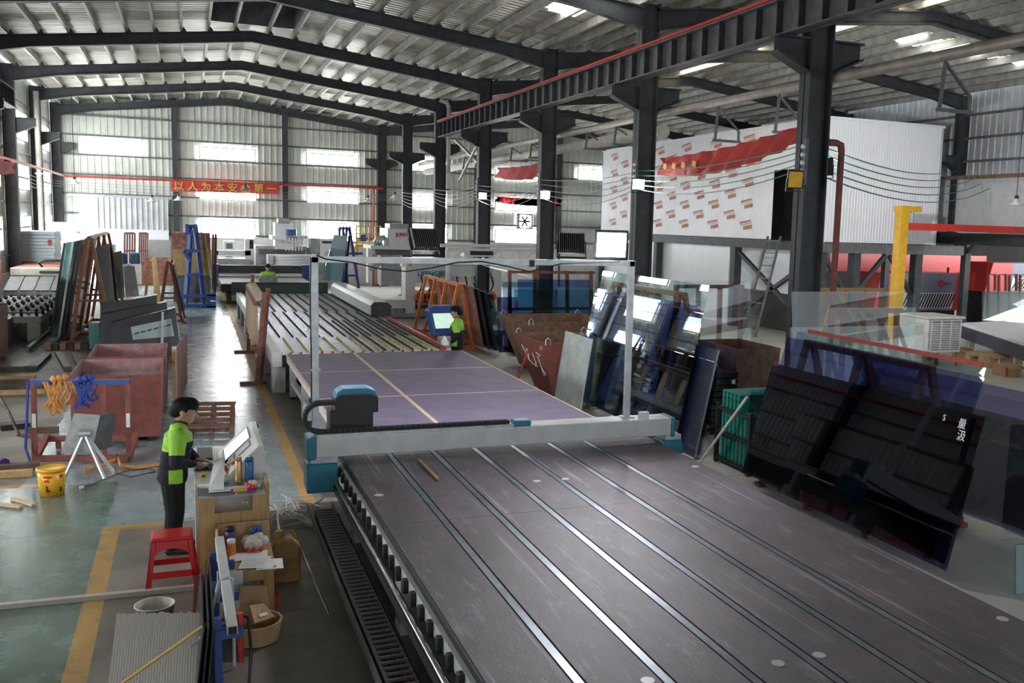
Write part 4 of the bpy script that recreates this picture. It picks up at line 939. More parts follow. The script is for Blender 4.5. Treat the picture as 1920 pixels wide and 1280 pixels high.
for i, (a, b) in enumerate((((55, 660), (110, 612)), ((12, 632), (55, 585)))):
    p, q = gz(*a), gz(*b); t = wthing('floor_rail', ('steel rail laid on floor in front of the left machine', 'curved grey cable track on floor under the left machine')[i], 'rail', tuple(p))
    part('rail_head', MB().bar(p + V((0, 0, .14)), q + V((0, 0, .14)), .08, .04), 'zinc', t); part('rail_web', MB().bar(p + V((0, 0, .07)), q + V((0, 0, .07)), .03, .11), 'steel_mid', t); part('rail_foot', MB().bar(p + V((0, 0, .01)), q + V((0, 0, .01)), .16, .02), 'steel_mid', t)
# ================================================================ LEFT MIDDLE GROUND
glass('glass_teal', (.25, .5, .48)); glass('glass_clear', (.86, .93, .92)); glass('glass_blue', (.33, .55, .72)); glass('glass_purple', (.17, .16, .4)); glass('glass_dark', (.14, .12, .28)); glass('glass_green', (.2, .6, .5)); glass('glass_smoke', (.42, .44, .5)); glass('glass_amber', (.62, .62, .42))
mat('coated_dark', (.028, .032, .04), .12, .1, .1, 2)
mat('coated_slab', (.085, .085, .1), .25, .1, .1, 2)
mat('coated_grey', (.46, .46, .47), .25, .4, .1, 2)
mat('mirror_sheet', (.6, .62, .62), .12, .8, .08, 2)
mat('foam', (.6, .72, .76), .7, 0, .05, 3)
mat('teal_wrap', (.15, .45, .45), .4, 0, .1, 5)
mat('beige_machine', (.52, .52, .44), .5, 0, .12, 4)
mat('red_roller', (.5, .2, .15), .5, 0, .2, 6)
mat('navy_box', (.1, .095, .14), .5, 0, .1, 4)
def rect(px0, py0, px1, py1, Y):
    a, b = gy(px0, py1, Y), gy(px1, py0, Y); return a.x, b.x, a.z, b.z
def pbox(px0, py0, px1, py1, Y, d, mb=None):
    x0, x1, z0, z1 = rect(px0, py0, px1, py1, Y); return (mb or MB()).b2((x0, Y, max(0, z0)), (x1, Y + d, z1))
def slab(q, t, mb=None):
    """sheet through four picture points, each with its own distance Y; t thick along +Y"""
    p = [gy(x, y, Y) for x, y, Y in q]
    for v in p: v.z = max(v.z, 0)
    return (mb or MB()).hexa([p[0], p[1], p[1] + V((0, t, 0)), p[0] + V((0, t, 0)), p[3], p[2], p[2] + V((0, t, 0)), p[3] + V((0, t, 0))])
# orange A-frame with glass on both sides
def a_frame(x, y0, y1, h, hw, m, label, n=3, group=None, skid=.25):
    t = wthing('glass_a_frame', label, 'glass rack', (x, y0, 0), group)
    for k in range(n):
        y = y0 + (y1 - y0) * k / (n - 1)
        for s in (-1, 1): part('upright', MB().bar((x + s * hw, y, .1), (x + s * .05, y, h), .08, .08), m, t)
        part('tie', MB().bar((x - hw * .62, y, h * .42), (x + hw * .62, y, h * .42), .06), m, t)
        part('base_beam', MB().bar((x - hw - skid, y, .09), (x + hw + skid, y, .09), .09, .1), m, t)
        for s in (-1, 1): part('foot', MB().b2((x + s * (hw + skid) - .06, y - .06, 0), (x + s * (hw + skid) + .06, y + .06, .06)), m, t)
    part('ridge_beam', MB().bar((x, y0 - .1, h), (x, y1 + .1, h), .09), m, t)
    for s in (-1, 1): part('runner', MB().bar((x + s * hw, y0 - .1, .17), (x + s * hw, y1 + .1, .17), .09, .06), m, t)
    return t
a_frame(-2.45, 29.0, 35.0, 2.9, .5, 'rack_brown', 'tall orange A-frame rack loaded with dark glass left of the aisle', 4)
for k in range(5):
    x = -3.02 - .11 * k
    single('glass_sheet', MB().sheet([(x, 28.95 + .1 * k, .2), (x, 33.5, .2), (x + .42, 33.5, 2.85 - .03 * k), (x + .42, 28.95 + .1 * k, 2.85 - .03 * k)], -.05), ('coated_dark', 'coated_dark', 'mirror_sheet', 'glass_teal', 'coated_dark')[k], ('dark sheet touching the left side of the orange A-frame', 'second dark sheet on the orange A-frame', 'silvery sheet between the dark ones on the orange A-frame', 'teal glass sheet on the left side of the orange A-frame', 'outermost dark sheet on the left side of the orange A-frame')[k], 'glass sheet', 'sheets on the left of the orange A-frame')
for q, m, l in (([(188, 575, 30.2), (216, 567, 30.2), (204, 456, 30.9), (173, 466, 30.9)], 'coated_grey', 'big grey metallic sheet leaning on the orange A-frame'),
                ([(205, 575, 31.6), (219, 560, 31.6), (210, 468, 32.2), (203, 458, 32.2)], 'coated_dark', 'dark narrow sheet edge behind the big grey sheet'),
                ([(217, 560, 32.4), (234, 558, 32.4), (228, 470, 33.1), (210, 474, 33.1)], 'mirror_sheet', 'bright silvery sheet leaning behind the grey sheet'),
                ([(236, 558, 34), (252, 556, 34), (246, 497, 34.6), (231, 500, 34.6)], 'coated_grey', 'small grey sheet leaning behind the silvery one'),
                ([(247, 556, 35), (261, 555, 35), (252, 498, 35.6), (243, 500, 35.6)], 'mirror_sheet', 'small pale sheet at the end of the orange A-frame')):
    single('metal_sheet', slab(q, .03), m, l, 'glass sheet')
# stack of dark coated glass
for q, t, m, l in (([(188, 675, 28.2), (296, 672, 28.2), (293, 553, 28.4), (188, 572, 28.4)], .5, 'coated_slab', 'rear slab of the leaning dark coated glass stack'),
                   ([(190, 680, 27.5), (318, 676, 27.5), (312, 566, 27.7), (189, 590, 27.7)], .5, 'coated_slab', 'middle slab of the leaning dark coated glass stack')):
    single('coated_glass_stack', slab(q, t), m, l, 'glass stack')
gs = wthing('coated_glass_stack', 'front slab of the dark glass stack with white dashed label band', 'glass stack', (-2.0, 26.8, 0))
part('slab', slab([(213, 690, 26.7), (341, 685, 26.7), (328, 577, 26.9), (207, 606, 26.9)], .55), 'coated_slab', gs)
part('label_band', slab([(249, 637, 26.72), (327, 630, 26.72), (321, 597, 26.8), (245, 613, 26.8)], .01), 'foam', gs, label='pale label band')
for k in range(6): part('dash', slab([(252 + 12 * k, 627 - 3 * k, 26.7), (260 + 12 * k, 624.5 - 3 * k, 26.7), (261 + 12 * k, 622 - 3 * k, 26.7), (253 + 12 * k, 624.5 - 3 * k, 26.7)], .01), 'black', gs)
single('white_clamp', slab([(301, 690, 26.4), (307, 690, 26.4), (307, 585, 26.5), (303, 585, 26.5)], .05), 'white_paint', 'white upright clamp bar in front of the dark glass stack', 'clamp')
single('green_crate', pbox(168, 605, 186, 660, 28.3, .4), 'teal_wrap', 'small teal crate of scraps under the orange A-frame', 'crate')
for i in range(6):
    p = V((-3.42 + .17 * i, 28.35, .08)); single('wood_block', MB().box(p, (.14, .26 + .05 * (i % 2), .16)), ('wood', 'plank_dark')[i % 2], 'loose wood block lying in front of the orange A-frame', 'wood block', 'wood blocks at the A-frame')
# racks along the aisle
single('plywood_sheet', slab([(290, 570, 42), (303, 566, 42), (292, 478, 42.6), (284, 484, 42.6)], .06), 'plywood', 'narrow pale plywood sheet standing on its rack in the aisle', 'plywood')
a_frame(-1.45, 43.2, 44.2, 1.6, .25, 'rack_brown', 'small orange A-frame behind the narrow plywood sheet', 2, skid=.05)
a_frame(-.62, 34.4, 36.6, 2.0, .35, 'rack_brown', 'small orange A-frame with one dark pane beside the aisle', 2, skid=.08)
single('glass_sheet', MB().sheet([(-.2, 34.2, .18), (-.2, 36.8, .18), (-.52, 36.8, 1.95), (-.52, 34.2, 1.95)], .05), 'coated_dark', 'dark pane on the small orange A-frame by the aisle', 'glass sheet')
bf = wthing('glass_a_frame', 'tall blue A-frame rack with green glass beside the aisle', 'glass rack', (.3, 40.1, 0))
for a, b in (((347, 577, 40.0), (357, 425, 40.6)), ((383, 577, 40.0), (366, 425, 40.6)), ((352, 560, 42.3), (360, 430, 42.0))): part('upright', MB().bar(gy(*a), gy(*b), .13), 'blue_paint', bf)
for a, b in (((346, 470, 40.2), (374, 470, 40.2)), ((344, 555, 40.0), (405, 555, 40.0)), ((345, 573, 40.0), (405, 573, 40.0)), ((350, 515, 40.1), (378, 515, 40.1)), ((344, 470, 40.2), (358, 490, 40.2)), ((350, 424, 40.5), (370, 424, 40.5))): part('rung', MB().bar(gy(*a), gy(*b), .12), 'blue_paint', bf)
for x in (351, 367): part('fork', MB().bar(gy(x, 438, 40.4), gy(x - 1, 420, 40.4), .1), 'blue_paint', bf)
for k in range(4): part('step', MB().bar(gy(388, 552 + 8 * k, 40), gy(405, 552 + 8 * k, 40), .12), 'blue_paint', bf)
for k, m in enumerate(('glass_teal', 'glass_green', 'mirror_sheet')):
    single('glass_sheet', slab([(391 + 3 * k, 548, 40.0), (393 + 3 * k, 548, 40), (379 + 3 * k, 436, 40.6), (377 + 3 * k, 436, 40.6)], 1.6), m, ('teal glass sheet resting on the tall blue A-frame', 'green glass sheet next to the teal one on the blue A-frame', 'pale sheet outermost on the blue A-frame')[k], 'glass sheet')
pw = wthing('plywood_crate', 'tall maroon and tan plywood crate behind the blue A-frame', 'crate', (-.4, 42.5, 0))
part('upper_panel', pbox(323, 437, 394, 468, 42.6, 1.2), 'wood_red', pw); part('lower_panel', pbox(324, 468, 396, 516, 42.55, 1.2), 'plywood', pw); part('base', pbox(326, 516, 394, 570, 42.6, 1.1), 'steel_mid', pw)
for k, x in enumerate((397, 402)): single('board_sheet', slab([(x, 560, 41.4 + .4 * k), (x + 3, 558, 41.4 + .4 * k), (x + 5, 440, 41.9 + .4 * k), (x + 2, 438, 41.9 + .4 * k)], 1.5), 'wood_red', ('brown board standing against the plywood crate', 'outer brown board standing against the plywood crate')[k], 'board')
single('wall_panel', pbox(266, 483, 322, 535, 45.5, .4), 'wood_red', 'wide maroon crate wall left of the plywood crate', 'crate')
single('grey_board', pbox(278, 450, 320, 483, 46.5, .15), 'coated_grey', 'plain grey board behind the maroon crate', 'board')
for k, (x0, x1) in enumerate(((233, 252), (261, 276))):
    c = wthing('red_cage', ('red barred cage frame beside the silvery sheets', 'red barred cage frame behind the maroon crate')[k], 'cage', tuple(gy(x0, 500, 48)))
    for j in range(5):
        f = x0 + (x1 - x0) * j / 4; part('bar', MB().bar(gy(f, 520, 48), gy(f + 1, 437, 48), .07), 'brown_paint', c)
    for y in (437, 470): part('cross_bar', MB().bar(gy(x0, y, 48), gy(x1, y, 48), .08), 'brown_paint', c)
for k, (x0, x1) in enumerate(((243, 264), (226, 240))):
    c = wthing('operator_terminal', ('white operator terminal with dark blue hood at the aisle', 'smaller white terminal with green screen next to hooded one')[k], 'terminal', tuple(gy(x0, 530, 46)))
    part('cabinet', pbox(x0, 495, x1, 532, 46, .8), 'white_paint', c); part('hood', pbox(x0 + 1, 474, x1 - 2, 496, 46, .5), 'blue_paint', c, bev=.08); part('screen', pbox(x0 + 4, 479, x1 - 5, 489, 45.98, .02), 'dark_green', c)
# foam stack, boards by the left wall
fs = wthing('foam_stack', 'stack of pale blue foam boards against the left wall', 'foam boards', tuple(gy(60, 510, 40.6)))
for k in range(9):
    y1 = 490 - k * 6.2; part('board', pbox(38 + (k % 2), y1 - 5.8, 103 - (k % 3), y1, 40.8, 2), 'foam', fs)
part('red_mark', pbox(90, 449, 97, 460, 40.78, .01), 'red_paint', fs)
part('pallet', pbox(38, 490, 103, 530, 40.8, 2), 'wood', fs)
single('white_board', pbox(95, 417, 143, 545, 49, .1), 'panel_white', 'large white board leaning near the gateway', 'board')
single('wrapped_roll', MB().cyl(V((-3.2, 45.5, 0)), V((-3.2, 45.5, 2.2)), .35, n=14), 'teal_wrap', 'teal wrapped roll standing by the foam stack', 'roll', smooth=True)
# left machine
lm = wthing('rotary_conveyor_machine', 'beige framed glass loading machine with wheels at the left wall', 'machine', (-4.5, 30, 0))
MX0, MX1 = -5.5, -3.75
part('bed_frame', MB().b2((MX0, 29.8, .55), (MX1, 35.4, .72)), 'beige_machine', lm)
for y in (30.1, 31.8, 33.5, 35.1):
    for x in (MX0 + .25, MX1 - .2): part('leg', MB().b2((x - .15, y - .15, 0), (x + .15, y + .15, .55)), 'beige_machine', lm)
for k in range(12):
    y = 29.95 + k * .47
    part('axle', MB().cyl((MX0, y, .82), (MX1, y, .82), .035, n=8), 'zinc', lm)
    for j in range(5):
        x = MX0 + .2 + j * .36 + .1 * (k % 2); part('wheel', MB().cyl((x - .03, y, .82), (x + .03, y, .82), .11, n=10), 'rubber', lm)
part('end_box', MB().b2((-5.3, 28.7, .05), (-4.35, 29.5, .75)), 'navy_box', lm, bev=.02)
for k in range(4): x = MX0 + k * (MX1 - MX0) / 4; part('slat_panel', MB().sheet([(x + .02, 35.5, .98), (x + .42, 35.5, .98), (x + .42, 37.0, 1.34), (x + .02, 37.0, 1.34)], .03), 'steel_mid', lm)
part('table_frame', MB().sheet([(MX0, 35.5, .86), (MX1, 35.5, .86), (MX1, 37.0, 1.22), (MX0, 37.0, 1.22)], .1), 'light_grey', lm)
for y in (35.6, 36.8): part('leg', MB().b2((MX1 - .3, y - .1, 0), (MX1 - .1, y + .1, .9)), 'beige_machine', lm)
part('bridge', MB().b2((MX0, 37.1, 1.38), (MX1 + .1, 37.4, 1.64)), 'beige_machine', lm, bev=.02); part('bridge_plate', MB().b2((MX1 - .9, 37.08, 1.46), (MX1 - .05, 37.1, 1.55)), 'steel_dark', lm)
part('bridge_leg', MB().b2((MX1 - .1, 37.1, 0), (MX1 + .1, 37.4, 1.38)), 'beige_machine', lm)
for k in range(9): part('red_roller', MB().cyl((MX0, 37.8 + k * .28, 1.55), (MX1 + .1, 37.8 + k * .28, 1.55), .09, n=8), 'red_roller', lm)
for y in (37.9, 39.9): part('roller_stand', MB().b2((MX1 - .1, y, 0), (MX1 + .1, y + .2, 1.5)), 'beige_machine', lm)
part('hose_arm', MB().tube([(MX1 - .9, 37.8, 1.65), (MX1 - 1.0, 37.7, 1.8), (MX1 - .8, 37.6, 1.88), (MX1 + .2, 37.6, 1.88)], .04), 'rubber', lm)
# far shelving of boards at the left wall column
rs_ = wthing('wall_cabinet', 'red cabinet on a grey stand against the left wall', 'cabinet', (-5.2, 35.5, 0))
part('box', MB().b2((-5.8, 35.0, 1.2), (-5.55, 35.8, 1.9)), 'bright_red', rs_); part('stand', MB().b2((-5.8, 35.1, 0), (-5.6, 35.7, 1.2)), 'grey_paint', rs_)
# ================================================================ MACHINES AT THE FAR END AND CENTRE
mat('machine_white', (.72, .74, .76), .4, 0, .05, 3); mat('machine_grey', (.42, .43, .43), .45, .1, .15, 4); mat('logo_teal', (.0, .22, .24), .5); mat('logo_red', (.6, .02, .04), .5)
# far dark cutting table with gantry bar
ft = wthing('glass_cutting_table', 'distant dark cutting table between blue end posts', 'cutting table', (2.6, 41.4, 0))
FX0, FX1 = 1.15, 4.75
for k in range(3):
    for j in range(2): part('felt_panel', MB().b2((FX0 + j * 1.8 + .01, 41.2 + k * 2.4, .8), (FX0 + j * 1.8 + 1.79, 43.58 + k * 2.4, .85)), 'felt_dark', ft)
part('table_frame', MB().b2((FX0, 41.2, .55), (FX1, 48.3, .79)), 'steel_dark', ft)
for x in (FX0 + .3, FX1 - .3):
    for y in (41.6, 47.8): part('leg', MB().b2((x - .1, y - .1, 0), (x + .1, y + .1, .55)), 'steel_dark', ft)
part('gantry_bar', MB().b2((FX0 - .2, 46.2, 1.0), (FX1 + .2, 46.6, 1.35)), 'steel_dark', ft)
for x in (FX0 - .25, FX1 + .05): part('gantry_post', MB().b2((x, 46.1, .4), (x + .3, 46.7, 1.4)), 'blue_paint', ft)
def machine(name, label, cat, rects, Y, base=None):
    """rects: (part name, px0, py0, px1, py1, dY, depth, material)"""
    t = wthing(name, label, cat, tuple(gz(rects[0][1], 540)) if base is None else base)
    for r in rects: part(r[0], pbox(r[1], r[2], r[3], r[4], Y + r[5], r[6]), r[7], t, label=r[8] if len(r) > 8 else None)
    return t
# white roll machine
wr_ = machine('washing_machine', 'white glass washing machine with long pale rollers behind the far table', 'machine', [('bed', 505, 497, 592, 540, 0, 1.2, 'machine_white'), ('end_block', 503, 478, 512, 500, 0, 1.2, 'machine_white'), ('end_block', 590, 478, 597, 530, 0, 1.2, 'machine_white')], 49.2)
for k in range(4): a, b = gy(511, 481 + 5 * k, 49.4), gy(591, 481 + 5 * k, 49.4); part('long_roller', MB().cyl(a, b, .11, n=10), 'panel_white', wr_, smooth=True)
mg = machine('edging_machine', 'low grey edging line with bright rollers right of plywood crate', 'machine', [('bed', 405, 486, 470, 545, 0, 1.9, 'machine_grey'), ('bridge', 404, 470, 470, 478, .5, .4, 'light_grey'), ('column', 460, 448, 475, 500, .5, .5, 'machine_white'), ('column', 404, 470, 409, 520, .5, .4, 'machine_white'), ('control_strip', 468, 450, 475, 466, .45, .05, 'black')], 48.7)
for k in range(9): a, b = gy(408, 484, 46.0 + k * .45), gy(468, 484, 46.0 + k * .45); part('roller', MB().cyl((a.x, 48.8 + k * .2, 1.2), (b.x, 48.8 + k * .2, 1.2), .07, n=8), 'chrome', mg)
bk = machine('drilling_machine', 'white machine with tall dust box and dark motors by far wall', 'machine', [('cabinet', 516, 418, 550, 478, 0, 1.2, 'machine_white'), ('vent_box', 522, 410, 543, 419, 0, 1, 'machine_grey'), ('platform', 510, 443, 570, 449, -.3, 2, 'machine_white'), ('base', 480, 462, 575, 510, .2, 1.5, 'machine_grey'), ('roller_rack', 484, 468, 572, 476, 0, .3, 'steel_mid')], 50.6)
for k in range(4): part('motor', MB().cyl(gy(541 + 3.5 * k, 446, 50.3), gy(541 + 3.5 * k, 430, 50.3), .12, n=8), 'blue_paint', bk)
for k in range(6): part('rail_post', MB().bar(gy(536 + 6 * k, 470, 50.2), gy(536 + 6 * k, 442, 50.2), .06), 'white_paint', bk)
for y in (443, 455): part('hand_rail', MB().bar(gy(536, y, 50.2), gy(568, y, 50.2), .06), 'white_paint', bk)
machine('pump_unit', 'grey boxed unit behind the pale blue glass sheets', 'machine', [('body', 583, 447, 600, 475, 0, 1, 'machine_grey'), ('side_cabinet', 600, 448, 628, 480, 0, 1.2, 'machine_white'), ('base', 576, 465, 630, 515, .3, 1.4, 'machine_grey'), ('panel', 604, 452, 622, 456, -.02, .02, 'steel_dark')], 50.6)
machine('small_terminal', 'small white terminal standing by the far window', 'terminal', [('body', 420, 452, 440, 480, 0, .6, 'machine_white'), ('pedestal', 424, 480, 436, 520, .1, .4, 'machine_grey'), ('screen', 424, 456, 436, 466, -.02, .02, 'steel_mid')], 50.9)
# leaning clear sheets on a blue frame
bl = wthing('glass_a_frame', 'blue tubular A-frame holding pale blue glass in mid hall', 'glass rack', (6.2, 38.0, 0))
for a, b in (((641, 545, 37.8), (636, 427, 38.4)), ((652, 545, 37.8), (643, 427, 38.4)), ((672, 540, 37.6), (655, 427, 38.3)), ((641, 545, 39.4), (650, 430, 38.8))): part('upright', MB().bar(gy(*a), gy(*b), .09), 'blue_paint', bl)
for a, b in (((636, 428, 38.4), (658, 428, 38.4)), ((655, 475, 38.0), (680, 475, 38.0)), ((650, 516, 37.9), (668, 516, 37.9))): part('rung', MB().bar(gy(*a), gy(*b), .09), 'blue_paint', bl)
for k in range(4): part('peg', MB().bar(gy(637 + 6 * k, 438, 38.3), gy(638 + 6 * k, 424, 38.3), .07), 'blue_paint', bl)
glass('glass_sky', (.62, .78, .8))
for k, (q, m, l) in enumerate((([(605, 525, 37.0), (640, 530, 37.0), (652, 442, 37.7), (626, 440, 37.7)], 'foam', 'white backed sheet on the blue tubular A-frame'), ([(603, 524, 36.7), (645, 529, 36.7), (650, 470, 37.2), (620, 464, 37.2)], 'glass_sky', 'pale blue glass sheet in front of the white backed sheet'), ([(604, 524, 36.4), (620, 527, 36.4), (624, 472, 36.8), (609, 470, 36.8)], 'glass_sky', 'narrow pale blue offcut at the left of the blue A-frame'), ([(645, 530, 36.8), (650, 531, 36.8), (657, 442, 37.6), (653, 441, 37.6)], 'coated_dark', 'dark glass edge right of the white backed sheet'))):
    single('glass_sheet', slab(q, .03), m, l, 'glass sheet')
# yellow railing platform
yr = wthing('yellow_platform', 'yellow railed service platform in front of the far wall', 'platform', tuple(gz(690, 540)))
for x in (668, 680, 692, 704, 714): part('post', MB().bar(gy(x, 462, 47.5), gy(x, 423, 47.5), .06), 'yellow_paint', yr)
for y in (424, 438, 450): part('rail', MB().bar(gy(667, y, 47.5), gy(715, y, 47.5), .05), 'yellow_paint', yr)
part('deck', pbox(667, 459, 716, 463, 47, 1.2), 'yellow_paint', yr)
for x in (669, 713): part('leg', MB().bar(gy(x, 463, 47.4), gy(x, 538, 47.4), .1), 'yellow_paint', yr)
part('notice', pbox(676, 440, 686, 452, 47.4, .02), 'blue_paint', yr)
# white boxed machine with red name
jm = machine('panel_machine', 'big white boxed machine with red lettering behind the floodlight', 'machine', [('body', 727, 430, 792, 462, 0, 2, 'machine_white'), ('top_box', 731, 420, 766, 431, .2, 1.2, 'machine_grey'), ('side_box', 720, 445, 728, 462, 0, 1, 'machine_white'), ('deck', 695, 462, 800, 467, -.3, 2.0, 'machine_white'), ('roller_bank', 705, 469, 770, 478, 0, .6, 'steel_mid'), ('column', 690, 465, 697, 530, 0, .5, 'machine_white'), ('body_lower', 715, 480, 752, 535, .3, 1, 'machine_grey'), ('column', 780, 465, 790, 530, 0, .5, 'machine_white')], 43.6)
a = gy(742, 443, 43.58); part('lettering', text_mb('JUNYI', .24, a, (1, 0, 0), (0, 0, 1), .01, .004), 'logo_red', jm)
for k in range(3): part('hose', MB().tube([gy(706 + 5 * k, 462, 43.6), gy(702 + 5 * k, 452, 43.6), gy(710 + 5 * k, 445, 43.6), gy(722, 444 + 2 * k, 43.6)], .08), 'zinc', jm, smooth=True)
for k in range(3): part('duct', MB().tube([gy(692 + 4 * k, 505, 43.2), gy(700 + 6 * k, 498 - 4 * k, 43.2), gy(716 + 3 * k, 490, 43.2)], .12), 'machine_grey', jm, smooth=True)
# LIFENG drilling line
LY = 35.2
lg = machine('glass_edging_line', 'white glass machining line with teal LIFENG lettering and orange motors', 'machine', [('front_panel', 771, 500, 937, 529, 0, .5, 'machine_white'), ('end_column', 760, 495, 779, 587, -.1, .7, 'machine_white'), ('end_column', 922, 498, 941, 585, -.1, .7, 'machine_white'), ('top_rail', 755, 492, 915, 500, .1, .5, 'light_grey'), ('spindle_bed', 779, 545, 922, 566, .2, .5, 'black'), ('base', 715, 566, 935, 595, .1, 1.2, 'machine_grey'), ('arm', 720, 562, 765, 578, -.3, .4, 'machine_white'), ('lower_tray', 780, 572, 925, 580, -.1, .3, 'steel_dark')], LY)
part('lettering', text_mb('LIFENG丽丰', .24, gy(783, 517, LY - .01), (1, 0, 0), (0, 0, 1), .01, .006), 'logo_teal', lg)
for k, s_ in enumerate(('LF1300', 'GLASSMACHINE')): part('lettering', text_mb(s_, .12, gy(896, 512 + 4 * k, LY - .01), (1, 0, 0), (0, 0, 1), .01), 'logo_teal', lg)
for k in range(12): part('gauge', pbox(787 + 12 * k, 518, 791.5 + 12 * k, 522.5, LY - .02, .02), 'light_grey', lg)
for k in range(9):
    if 3 < k < 4: continue
    c = gy(786 + 16.5 * k, 555, LY); part('spindle_motor', MB().cyl(c + V((0, -.25, 0)), c + V((0, .3, 0)), .2, n=14), 'orange_paint', lg); part('motor_hub', MB().cyl(c + V((0, -.3, 0)), c + V((0, -.25, 0)), .1, n=10), 'rust_red', lg)
    part('hose', MB().tube([c + V((0, -.1, .2)), c + V((.1, -.15, .45)), c + V((.05, -.1, .75))], .03, 5), 'black', lg)
part('signal_lamp', MB().cyl(gy(769, 499, LY - .1), gy(769, 487, LY - .1), .05, n=8), 'orange_paint', lg)
for k, (x0, y0, x1, y1) in enumerate(((845, 545, 900, 640),)):
    pass
sc_ = wthing('low_conveyor', 'low pale conveyor bed on the floor beside the dark panes', 'conveyor', (7.9, 27, 0)); part('bed', MB().b2((8.0, 26.8, .35), (8.5, 30.9, .5)), 'machine_white', sc_); part('plinth', MB().b2((8.05, 26.9, 0), (8.45, 30.8, .35)), 'machine_grey', sc_)
# white truss walkway
tw = wthing('overhead_truss', 'white lattice truss over the machining line with a control pod', 'truss', tuple(gz(930, 600)))
TYY = 31.5
for y0, y1 in ((457, 463), (466, 470), (491, 494)): part('chord', MB().bar(gy(826 if y0 < 460 else 838, (y0 + y1) / 2, TYY), gy(1026 if y0 < 460 else 1044, (y0 + y1) / 2 + 2, TYY), .11), 'machine_white', tw)
for k in range(7):
    x = 838 + 34 * k; part('strut', MB().bar(gy(x, 468, TYY), gy(x, 492, TYY), .07), 'machine_white', tw)
    if k < 6: part('diagonal', MB().bar(gy(x, 492, TYY), gy(x + 34, 468, TYY), .05), 'machine_white', tw)
for x in (840, 1042): part('leg', MB().bar(gy(x, 468, TYY), gy(x, 618, TYY), .12), 'machine_white', tw)
part('pod', pbox(872, 469, 925, 481, TYY - .1, .6), 'machine_white', tw); part('pod_window', pbox(882, 471, 925, 478, TYY - .12, .02), 'black', tw)
part('cover', slab([(930, 505, 30.8), (1000, 520, 30.8), (975, 512, 32.5), (905, 496, 32.5)], .3), 'machine_grey', tw)
# wooden crate frame in front of the roller conveyor
wf = wthing('wooden_stillage', 'upright reddish timber stillage frame at the conveyor corner', 'stillage', (1.55, 22, 0))
q0, q1 = gz(487, 662), gz(501, 720); 
for x, a, b in ((0, gz(483, 660) - V((.24, 0, 0)), 515), (1, gz(500, 719) - V((.2, 0, 0)), 548), (2, gz(506, 717) - V((.2, 0, 0)), 540)):
    t_ = gy([474, 496, 503][x], b, a.y); part('post', MB().bar(a, t_, .09), 'brown_paint', wf)
for k, f in enumerate((.15, .4, .62, .85)):
    a, b = gz(483, 660).lerp(gz(500, 719), f) - V((.22, 0, 0)), None; part('slat', MB().bar(V((a.x, a.y, .75)), V((a.x, a.y, 1.72 - .03 * k)), .16, .03), 'wood_pale', wf)
a, b = gz(483, 660) - V((.24, 0, 0)), gz(500, 719) - V((.2, 0, 0))
for z in (.72, 1.75): part('rail', MB().bar((a.x, a.y, z), (b.x, b.y, z), .07, .1), 'brown_paint', wf)
part('top_lid', MB().sheet([(a.x, a.y, 1.8), (b.x, b.y, 1.8), (b.x + .2, b.y, 1.86), (a.x + .2, a.y, 1.86)], .03), 'wood_pale', wf)
for p in (a, b): part('foot_bar', MB().bar((p.x - .35, p.y, .03), (p.x + .2, p.y, .03), .06), 'brown_paint', wf)
# orange A-frame with dark glass beside the machining line
oa = a_frame(7.0, 26.4, 30.4, 1.85, .4, 'orange_paint', 'bright orange A-frame with dark glass beside the purple table', 4, skid=.06)
for k in range(4):
    x = 7.47 + .1 * k
    single('glass_sheet', MB().sheet([(x, 25.6 - .3 * k, .15), (x, 30.2, .15), (x - .33, 30.2, 1.85 - .05 * k), (x - .33, 25.6 - .3 * k, 1.85 - .05 * k)], .04), ('wood_red', 'coated_dark', 'coated_dark', 'glass_teal')[k], ('brown board leaning on the bright orange A-frame', 'dark pane beside the brown board on the bright orange A-frame', 'second dark pane on the bright orange A-frame', 'teal pane outermost on the bright orange A-frame')[k], 'glass sheet')
# operator terminal at the conveyor end
ot = wthing('operator_terminal', 'blue hooded operator terminal with lit screen beside the worker', 'terminal', (5.5, 22.3, 0))
part('pedestal', MB().b2((5.5, 22.4, 0), (5.8, 22.75, .85)), 'white_paint', ot)
part('hood', MB().prism([(-.3, 0), (.3, 0), (.38, .62), (.25, .72), (-.25, .72), (-.4, .62)], (5.6, 22.3, .92), (.98, .17, 0), (.0, .25, .97), (-.05, .3, 0)), 'blue_paint', ot, bev=.03)
mat('screen_ui', (.3, .4, .45), .2, emit=((.55, .75, .6), .7))
part('screen', MB().prism([(-.26, .18), (.26, .18), (.31, .54), (-.32, .54)], (5.6, 22.287, .92), (.98, .17, 0), (0, .25, .97), (0, .01, 0)), 'screen_ui', ot)
single('tissue_box', MB().b2((5.13, 20.65, .902), (5.25, 20.85, .99)).prism([(-.06, 0), (.06, 0), (.02, .1), (-.03, .12)], (5.19, 20.75, .99), (1, 0, 0), (0, 0, 1), (0, .03, 0)), 'paper', 'white tissue box on the conveyor side near the worker', 'tissue box')
